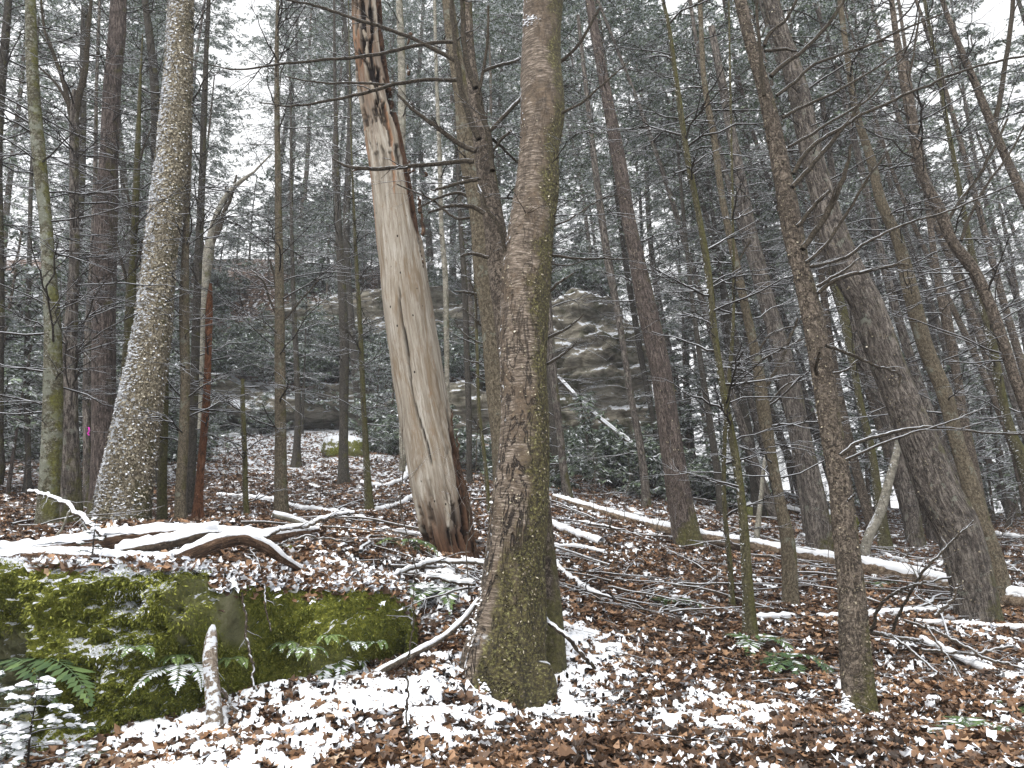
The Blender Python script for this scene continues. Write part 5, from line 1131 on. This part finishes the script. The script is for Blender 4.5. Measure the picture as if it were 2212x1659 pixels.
for i, (px, py, sz, n, sn_, tn_, lab, wall, az) in enumerate([
    (350,1500,135,5,.75,.45,'large fern with snow piled on its fronds below the mossy ledge',False,(150,390)),
    (300,1405,48,3,.35,.75,'small green fern with one snowy tip high on the moss left of the stake',True,FW),
    (385,1420,45,5,.05,.85,'bright light green fern on the moss just left of the stake',True,FW),
    (392,1455,105,4,.85,.4,'snow laden fern touching the left side of the stake',True,(150,380)),
    (500,1425,40,5,.05,.85,'bright green fern on the moss right of the stake',True,FW),
    (545,1490,32,3,.0,.75,'tiny green fern at the foot of the ledge right of the stake',True,FW),
    (620,1395,38,4,.1,.7,'small fern among dead leaves on the ledge face',True,FW),
    (662,1405,40,4,.3,.7,'fern with a frosted frond below the right half of the ledge',True,FW),
    (715,1378,34,4,.05,.8,'little light green fern on the right half of the ledge',True,FW),
    (766,1390,40,3,.55,.55,'snow tipped fern near the right end of the ledge',True,FW),
    (812,1390,34,3,.1,.6,'plain green fern at the right end of the ledge',True,FW),
    (722,1450,95,5,.75,.4,'snowy fern at the upper end of the long pale stick',False,(180,400)),
    (942,1290,95,6,.45,.5,'fern with snowy fronds on the bank left of the birch',False,None),
    (690,1455,40,3,.05,.5,'dark green fern just left of the snowy one by the long stick',False,None),
    (1630,1400,80,5,.35,.35,'frosted fern at the foot of the slender mossy trunk',False,None),
    (1690,1440,110,8,.1,.15,'dark green spreading fern between the slender mossy trunk and the front right tree',False,None),
    (2110,1600,120,8,.3,.3,'wide dark fern at the bottom right corner',False,None),
    (2200,1545,80,6,.15,.3,'green fern half out of the frame at the right edge',False,None),
    (2010,1590,60,4,.5,.5,'small snowy fern left of the wide corner fern',False,None),
    (1560,1652,60,6,.1,.55,'low fern at the bottom edge between birch and front right tree',False,None),
    (1900,1270,45,5,.2,.4,'fern beyond the front right trunk',False,None),
    (1230,1010,90,6,.4,.4,'distant fern clump beneath the rock shelter',False,None),
    (870,1195,60,6,.25,.45,'faint fern at the left foot of the snag',False,None),
    (1440,1310,60,6,.2,.3,'dim fern in the litter midway right of the birch',False,None)]):
    fern(px, py, sz, n, sn_, tn_, lab, wall, az, seed=i)
o = fern(28, 1470, 190, 6, .0, .3, 'big dark green fern drooping in the recess at the left edge', False, (200, 340), seed=60, D=3.85, arch=.8)

# ------------------------------------------------------------------ evergreens: snowy seedlings, shrubs, background trees
def blobs(rng, c, r, flat=.45):
    """small rounded snow pads"""
    n = len(c); a = np.linspace(0, 2 * np.pi, 7, endpoint=False)
    ring = lambda s, h: np.stack([np.cos(a) * s, np.sin(a) * s, 0 * a + h], -1)
    base = np.vstack([ring(1, -.15), ring(.75, .6), [[0, 0, 1]]])
    sc = np.stack([r * rng.uniform(.7, 1.3, n), r * rng.uniform(.7, 1.3, n), r * flat], -1)
    an = rng.uniform(0, 6.28, n); ca, sa = np.cos(an)[:, None], np.sin(an)[:, None]
    B = base[None] * sc[:, None]; B = np.stack([B[..., 0] * ca - B[..., 1] * sa, B[..., 0] * sa + B[..., 1] * ca, B[..., 2] + B[..., 0] * rng.normal(0, .25, n)[:, None]], -1)
    B *= (1 + rng.normal(0, .12, (n, len(base), 1)))
    V = (B + c[:, None]).reshape(-1, 3); k = np.arange(7); k2 = (k + 1) % 7; o = np.arange(n)[:, None, None] * 15
    Q = (np.stack([k, k2, k2 + 7, k + 7], -1)[None] + o).reshape(-1, 4); T_ = (np.stack([k + 7, k2 + 7, np.full(7, 14)], -1)[None] + o).reshape(-1, 3)
    return mesh('snow', V, [Q, T_], M['snow'])
def SB(n, me, t): tag(obj(n, me, t), kind='stuff')
def seedling(base, H, Rw, nb, label, seed, nper=26, snowr=.02, nsnow=120, sz=(.012, .03), cat='young hemlock'):
    rng = np.random.default_rng(seed); t = thing('hemlock_seedling', base, label, cat)
    h = np.linspace(.12, .97, nb); a = np.cumsum(rng.uniform(1.6, 2.6, nb)); b = base + np.stack([0 * h, 0 * h, h * H], -1)
    d = np.stack([np.cos(a), np.sin(a), np.full(nb, .12)], -1)
    Q, R = grow(rng, b, d, Rw * (1.08 - h) ** .8 * rng.uniform(.7, 1.2, nb), np.full(nb, .003), 7, .15, .05)
    Q2, R2 = sub(rng, Q, R, 7, .2, (35, 60), (.25, .5), 0, k=5); st_, sr = grow(rng, base[None], np.array([[0, 0, 1.0]]), np.array([H]), np.array([.006]), 8, 0, .03)
    V, Fq, tc = merge([tubes(st_, sr, 5), tubes(Q, R, 4), tubes(Q2, R2, 3)]); obj('stem', mesh('stem', V, Fq, M['twig'], {'tc': ('POINT', tc)}), t)
    V, Fc, at = needle_tufts(rng, Q2, R2, nper, sz, .12, .3, .05, .3); obj('foliage', mesh('foliage', V, Fc, M['needle'], at, smooth=False), t)
    n, k, _ = Q2.shape; idx = rng.integers(0, n, nsnow); kk = rng.integers(1, k, nsnow)
    SB('snow', blobs(rng, Q2[idx, kk] + np.array([0, 0, snowr * .3]), rng.uniform(.5, 1.2, nsnow) * snowr), t)
    return t
seedling(P(50, 1730, 3.1), .44, .30, 24, 'bushy young hemlock loaded with snow in the bottom left corner', 1, snowr=.015, nsnow=620, nper=34, sz=(.010, .024))
seedling(P(196, 1212, 4.45), .24, .09, 12, 'tiny snow covered hemlock seedling growing on the mossy ledge', 2, nper=10, snowr=.014, nsnow=60, sz=(.006, .014))
seedling(P(-40, 1660, 3.3), .36, .28, 16, 'second small snow loaded hemlock at the very left edge', 3, snowr=.016, nsnow=260)

def proto_shrub(seed, H=1.3, Rw=1.0, nb=26, mat='rhodo', sz=(.09, .15), sn=.33):
    """evergreen shrub of drooping long leaves in whorls"""
    rng = np.random.default_rng(seed); t = thing('evergreen_shrub', (0, 0, 0), 'broad leaved evergreen shrub dusted with snow below the cliff', 'shrub', 'evergreen shrubs round the rock shelter')
    a = rng.uniform(0, 6.28, nb); e = np.radians(rng.uniform(15, 80, nb)); b = np.c_[rng.normal(0, .12, (nb, 2)), np.zeros(nb)]
    d = np.stack([np.cos(a) * np.cos(e), np.sin(a) * np.cos(e), np.sin(e)], -1)
    L_ = (Rw * np.cos(e) ** 2 + H * np.sin(e) ** 2) * rng.uniform(.6, 1.1, nb)
    Q, R = grow(rng, b, d, L_, np.full(nb, .012), 7, .1, .15); Q2, R2 = sub(rng, Q, R, 7, .35, (25, 60), (.2, .5), .15, k=5)
    V, Fq, tc = merge([tubes(Q, R, 4), tubes(Q2, R2, 3)]); obj('stem', mesh('stem', V, Fq, M['twig'], {'tc': ('POINT', tc)}), t)
    tips = np.concatenate([Q2[:, -1], Q2[:, -2], Q2[:, 2], Q[:, -1]]); m = 9; n = len(tips)
    c = np.repeat(tips, m, 0); an = np.tile(np.linspace(0, 6.28, m, endpoint=False), n) + rng.uniform(0, .6, n * m)
    dd = np.stack([np.cos(an), np.sin(an), rng.uniform(-.9, .1, n * m)], -1)
    l = rng.uniform(sz[0], sz[1], n * m)
    V, Fc, at = rhombi(c, dd, np.array([0, 0, 1.0]) + rng.normal(0, .3, (n * m, 3)), l, l * .28, rng.beta(2, 2.5, n * m), (rng.random(n * m) < sn) * rng.uniform(.5, 1, n * m))
    obj('foliage', mesh('foliage', V, Fc, M[mat], at, smooth=False), t)
    return t
def proto_tree(seed, H, lean=.03, crown0=.3, Rw=2.4, nb=70, per=7, sz=(.10, .2), sn=.22, dead=26, r0=.14, name='hemlock_tree', label='', cat='hemlock tree', group='', m=(6, 3)):
    rng = np.random.default_rng(seed); t = thing(name, (0, 0, 0), label, cat, group)
    k = 24; z = np.linspace(-.4, H, k); C = np.stack([lean * z + .15 * np.sin(z * .5 + seed), .1 * np.sin(z * .4 + 2 * seed), z], -1); R = r0 * (1 - .85 * np.clip(z / H, 0, 1)) * (1 + .5 * np.exp(-np.clip(z, 0, 9) * 4)) + .01
    V, Q, tc = tubes(C[None], R[None], 12)
    obj('trunk', mesh('trunk', V, Q, M[('hemlock_grey', 'hemlock', 'dark', 'red')[seed % 4]], {'tc': ('POINT', tc)}), t)
    h = rng.uniform(crown0, .99, nb) ** .9 * H; i = np.clip(np.searchsorted(z, h), 1, k - 1); a = rng.uniform(0, 6.28, nb); e = np.radians(rng.uniform(-5, 30, nb))
    d = np.stack([np.cos(a) * np.cos(e), np.sin(a) * np.cos(e), np.sin(e)], -1)
    Q, R1 = grow(rng, C[i], d, Rw * (1.15 - h / H) ** .6 * rng.uniform(.55, 1.1, nb), np.full(nb, .016), 8, .2, .06)
    Q2, R2 = sub(rng, Q, R1, m[0], .15, (30, 60), (.25, .5), 0, k=5); Q3, R3 = sub(rng, Q2, R2, m[1], .1, (30, 60), (.4, .8), 0, k=4)
    parts = [tubes(Q, R1, 3), tubes(Q2, R2, 3)]
    if dead:
        hd = rng.uniform(.06, crown0 + .15, dead) * H; i = np.clip(np.searchsorted(z, hd), 1, k - 1); a = rng.uniform(0, 6.28, dead); e = np.radians(rng.uniform(-15, 30, dead))
        d = np.stack([np.cos(a) * np.cos(e), np.sin(a) * np.cos(e), np.sin(e)], -1)
        Qd, Rd = grow(rng, C[i], d, rng.uniform(.8, 2.4, dead), np.full(dead, .012), 7, .15, .06); Qe, Re = sub(rng, Qd, Rd, 6, .15, (30, 60), (.25, .5), 0, k=5); Qf, Rf = sub(rng, Qe, Re, 2, .2, (30, 60), (.3, .6), 0, k=4)
        parts += [tubes(Qd, Rd, 3), tubes(Qe, Re, 3), tubes(Qf, Rf, 3)]
    V, Fq, tc = merge(parts); obj('crown', mesh('crown', V, Fq, M['twig'], {'tc': ('POINT', tc)}), t)
    if per:
        V, Fc, at = needle_tufts(rng, Q3, R3, per, sz, sn, .5, .0, .42); obj('foliage', mesh('foliage', V, Fc, M['needle'], at, smooth=False), t)
    return t
def scatter(protos, spots, group, labels, rng, s=(.8, 1.2), lean=(0, 0), sink=0.0, first=True):
    used = set()
    for k, sp in enumerate(spots):
        j = int(rng.integers(0, len(protos))) if k >= len(protos) else k
        o = protos[j] if j not in used else copy_tree(protos[j]); used.add(j)
        x, y = sp[0], sp[1]; z = sp[2] if len(sp) > 2 else gz(x, y)
        sc = rng.uniform(*s); o.location = (x, y, z - sink); o.scale = (sc, sc, sc)
        o.rotation_euler = (rng.normal(0, .03), 0, rng.uniform(0, 6.28))
        if lean[0]:  # lean downhill to the left, the way the right hand trees do
            f = lean[0] + lean[1] * rng.normal()
            q = Vector((0, 1, 0)); from mathutils import Quaternion
            o.rotation_mode = 'QUATERNION'; o.rotation_quaternion = Quaternion(q, -f) @ Quaternion((0, 0, 1), rng.uniform(0, 6.28))
        lab = labels(x, y) if callable(labels) else labels
        tag(o, lab, None, group)
rng = np.random.default_rng(99)
# big hemlocks behind, left and middle
ptL = [proto_tree(s, 17 + s % 3, crown0=c0, nb=84, per=10, sz=(.05,.11), sn=.38, Rw=3.3, dead=44, m=(9, 4), label='x', name='hemlock_tree') for s, c0 in ((1, .30), (2, .22), (3, .38), (4, .26))]
spots = []
for k in range(38):
    u = rng.uniform(-.80, .30); y = rng.uniform(15.5, 40) if k % 2 else rng.uniform(24, 44)
    spots.append((u * y, y))
scatter(ptL, spots, 'tall hemlocks on the hillside left and behind', lambda x, y: 'tall dark hemlock ' + where(x, y), rng, (.75, 1.15), (.03, .05))
ptR = [proto_tree(s, 16 + s % 3, crown0=c0, nb=78, per=10, sz=(.05,.11), sn=.38, Rw=3.1, dead=40, r0=.11, m=(9, 4), label='x') for s, c0 in ((11, .36), (12, .30), (13, .42))]
spots = []
for k in range(52):
    u = rng.uniform(.14, .86); y = rng.uniform(14.5, 46)
    spots.append((u * y, y))
scatter(ptR, spots, 'leaning hemlocks beyond the crest on the right', lambda x, y: 'slim leaning hemlock ' + where(x, y), rng, (.7, 1.15), (.16, .06))
ptT = [proto_tree(s, 13 + s % 3, crown0=.45, nb=34, per=8, sz=(.05, .11), sn=.38, Rw=2.2, dead=46, r0=.085, m=(8, 3), label='x') for s in (41, 44)]
spots = [(u * y, y) for u, y in ((rng.uniform(.24, .74), rng.uniform(12, 24)) for k in range(26))]
scatter(ptT, spots, 'slim straight hemlocks among the right hand trees', lambda x, y: 'slim straight hemlock with bare lower branches ' + where(x, y), rng, (.7, 1.1), (.19, .04))
# young hemlocks and shrubs of the understory
ptY = [proto_tree(s, 4.2, crown0=.12, nb=44, per=7, Rw=1.5, dead=0, r0=.035, sz=(.06, .12), sn=.42, name='young_hemlock', cat='young hemlock', label='x') for s in (21, 22, 23)]
spots = [(rng.uniform(-.8, -.42) * (y := rng.uniform(17, 31)), y) for k in range(34)] + [(rng.uniform(-.42, .2) * (y := rng.uniform(21, 27)), y) for k in range(5)] + [(rng.uniform(.42, .82) * (y := rng.uniform(17, 32)), y) for k in range(26)] + [(rng.uniform(-.80, -.46) * (y := rng.uniform(13.5, 24)), y) for k in range(22)] + [(rng.uniform(.15, .35) * (y := rng.uniform(19, 27)), y) for k in range(4)] + [(rng.uniform(-.62, .12) * (y := rng.uniform(31.5, 42)), y) for k in range(75)]
scatter(ptY, spots, 'young snowy hemlocks of the understory', lambda x, y: 'young snowy hemlock ' + ('above the cliff, ' if y > 31 else '') + where(x, y).replace('far ', ''), rng, (.6, 1.3))
ptS = [proto_shrub(s) for s in (31, 32, 33)]
spots = []
for (px, py, D) in [(840,955,22),(870,985,21),(945,1000,20),(1060,985,19),(1215,985,19),(1290,985,20),(1330,1030,17.5),(1370,1040,18),(1420,1060,17),(1480,1050,18),(1520,1040,19),(1190,1040,16),
                    (560,945,25),(420,950,24),(60,955,24),(20,980,22),(110,1000,20),(1450,1000,21),(1395,1000,20),(1560,1060,18),(1240,940,23),(980,1020,18)]:
    q = P(px, py, D); spots.append((q[0], q[1]))
for (px, py, D) in [(x, y + rng.normal(0, 8), 26.8 + rng.normal(0, .4)) for x in range(400, 1200, 62) for y in (815,)] + [(x, y, 28.6 + rng.normal(0, .5)) for x in range(380, 1300, 50) for y in (770,)] + [(1210,640,26.5),(1290,630,26),(1365,760,25.4),(1220,740,25.6),(1320,770,24.8)]:
    q = P(px, py, D); spots.append((q[0], q[1], q[2]))
for k in range(34):
    x = rng.uniform(-16, 4.5); y = rng.uniform(31.0, 33.5); spots.append((x, y))
for k in range(30):
    y = rng.uniform(19, 30); spots.append((rng.uniform(-.75, -.35) * y, y))
scatter(ptS, spots, 'evergreen shrubs round the rock shelter', lambda x, y: ('frosted evergreen shrub on the cliff ' if y > 25 else 'frosted evergreen shrub ') + where(x, y).replace('far ', ''), rng, (.8, 1.5), sink=.1)

def skin(tname, n, size, tones, snow=0.0, zr=(0, 9), out=.6, nsnow=0, rs=.012, face=None, seed=0, name='bark_flakes'):
    """loose flakes of bark (and specks of snow) standing off a trunk"""
    rg3 = np.random.default_rng(900 + seed); t = [o for o in S.objects if o.get('label', '').startswith(tname)][0]
    me = [c for c in t.children if c.name.startswith('trunk')][0].data; m_ = len(me.vertices)
    co = np.empty(m_ * 3, np.float32); me.vertices.foreach_get('co', co); co = co.reshape(-1, 3).astype(float)
    no = np.empty(m_ * 3, np.float32); me.vertices.foreach_get('normal', no); no = no.reshape(-1, 3).astype(float)
    tv = np.empty(m_ * 3, np.float32); me.attributes['tc'].data.foreach_get('vector', tv); H = tv.reshape(-1, 3)[:, 2]
    ok = np.nonzero((H > zr[0]) & (H < zr[1]) & (no[:, 1] < .35))[0]
    def pick(k, w=None):
        i = rg3.choice(ok, k, p=w); s_ = rg3.normal(0, .012, (k, 3)); s_ -= no[i] * (s_ * no[i]).sum(1)[:, None]
        return co[i] + s_, no[i]
    c, nn = pick(n); d = nn * out + np.array([0, 0, -1.0]) + rg3.normal(0, .35, (n, 3)); L_ = rg3.uniform(size[0], size[1], n)
    v = np.clip(tones + rg3.normal(0, .2, n), 0, 1)
    V, Fc, at = rhombi(c - nn * .004, d, nn + rg3.normal(0, .25, (n, 3)), L_, L_ * rg3.uniform(.4, .9, n), v, (rg3.random(n) < snow * (.3 + np.clip(-nn[:, 0], 0, 1))).astype(float))
    obj(name, mesh(name, V, Fc, M['flake'], at, smooth=False), t)
    me_sum = (co * 0 + no)[:, 0]
    if nsnow:
        w = np.clip(-no[ok, 0] + .25, 0.04, 1) * (1.2 - .8 * sm(0, 5, H[ok])) * (fbm(co[ok] * 4, 3) > .47); w = w / w.sum(); c, nn = pick(nsnow, w)
        SB('snow', blobs(rg3, c, rg3.uniform(.4, 1.2, nsnow) * rs, .6), t)
skin('pale leaning trunk with shaggy', 11000, (.014, .04), .62, snow=.25, nsnow=3000, rs=.014, seed=1)
skin('front right hemlock', 5000, (.008, .022), .30, out=.35, seed=2)
skin('thick peeling birch', 3000, (.008, .024), .45, out=.4, seed=3, zr=(0, 4))
skin('massive grey furrowed', 5000, (.010, .026), .28, out=.3, seed=4)
skin('big reddish furrowed', 3000, (.014, .034), .25, out=.3, seed=5)
# snow caught on the foot of the two front trunks
def foot_snow(tname, rows, n, r, seed):
    rg2 = np.random.default_rng(seed); t = [o for o in S.objects if o.get('label', '').startswith(tname)][0]
    tr = [c for c in t.children if c.name.startswith('trunk')][0].data; a = np.empty(len(tr.vertices) * 3, np.float32); tr.vertices.foreach_get('co', a)
    fs = [tuple(p.vertices) for p in tr.polygons]; bv = BVHTree.FromPolygons([tuple(v) for v in a.reshape(-1, 3)], fs); out = []
    for k in range(n):
        (x0, y0), (x1, y1), w = rows[rg2.integers(0, len(rows))]; f = rg2.random(); px, py = x0 + (x1 - x0) * f + rg2.normal(0, w), y0 + (y1 - y0) * f + rg2.normal(0, w)
        d = P(px, py, 1.0) - np.array([0, 0, CAMZ]); d /= np.linalg.norm(d); l, nn, i, ds = bv.ray_cast(Vector((0, 0, CAMZ)), Vector(d))
        if l is not None: out.append(np.array(l))
    if out: SB('snow', blobs(rg2, np.array(out), rg2.uniform(.4, 1.1, len(out)) * r, .7), t)
foot_snow('front right hemlock', [((1822, 1530), (1860, 1556), 9), ((1818, 1500), (1830, 1545), 6)], 150, .013, 3)
foot_snow('thick peeling birch', [((1044, 1240), (1012, 1400), 4), ((1040, 1478), (1060, 1530), 6), ((1120, 60), (1160, 34), 5), ((1062, 1090), (1078, 700), 2)], 260, .011, 4)

# pink marking ribbon
def ribbon():
    c = P(191, 925, 12.0); m = mpp(925, 12.0); V = []; 
    pts = np.array([(-3, 0), (2, -2), (4, 6), (1, 12), (5, 16)]) * m
    for (a, b) in pts:
        for w in (-.5, .5): V.append(c + np.array([a + w * 2.6 * m, -.02 + .01 * w, -b]))
    V = np.array(V); me = mesh('marking_ribbon', V, np.array([[2*i, 2*i+1, 2*i+3, 2*i+2] for i in range(4)]), None)
    g = G('pink ribbon', .4, .4); me.materials.append(g.col((.62, .03, .42)))
    single('marking_ribbon', me, c, 'bright pink marking ribbon on the narrow grey trunk at the left', 'ribbon')
ribbon()

# ------------------------------------------------------------------ the misty air of the hollow
def haze():
    x0, x1, y0, y1, z0, z1 = -240, 240, -240, 240, -14, 31
    V = [(x, y, z) for x in (x0, x1) for y in (y0, y1) for z in (z0, z1)]
    Fq = [[0, 1, 3, 2], [4, 6, 7, 5], [0, 4, 5, 1], [2, 3, 7, 6], [0, 2, 6, 4], [1, 5, 7, 3]]
    m = bpy.data.materials.new('haze'); m.use_nodes = True; t = m.node_tree; t.nodes.clear()
    o = t.nodes.new('ShaderNodeOutputMaterial'); p = t.nodes.new('ShaderNodeVolumePrincipled')
    p.inputs['Color'].default_value = (.9, .93, 1, 1); p.inputs['Density'].default_value = HAZE
    t.links.new(p.outputs[0], o.inputs['Volume'])
    tag(obj('haze', mesh('haze', V, np.array(Fq), m, smooth=False)), kind='stuff')
HAZE = 0.0015
if HAZE: haze()
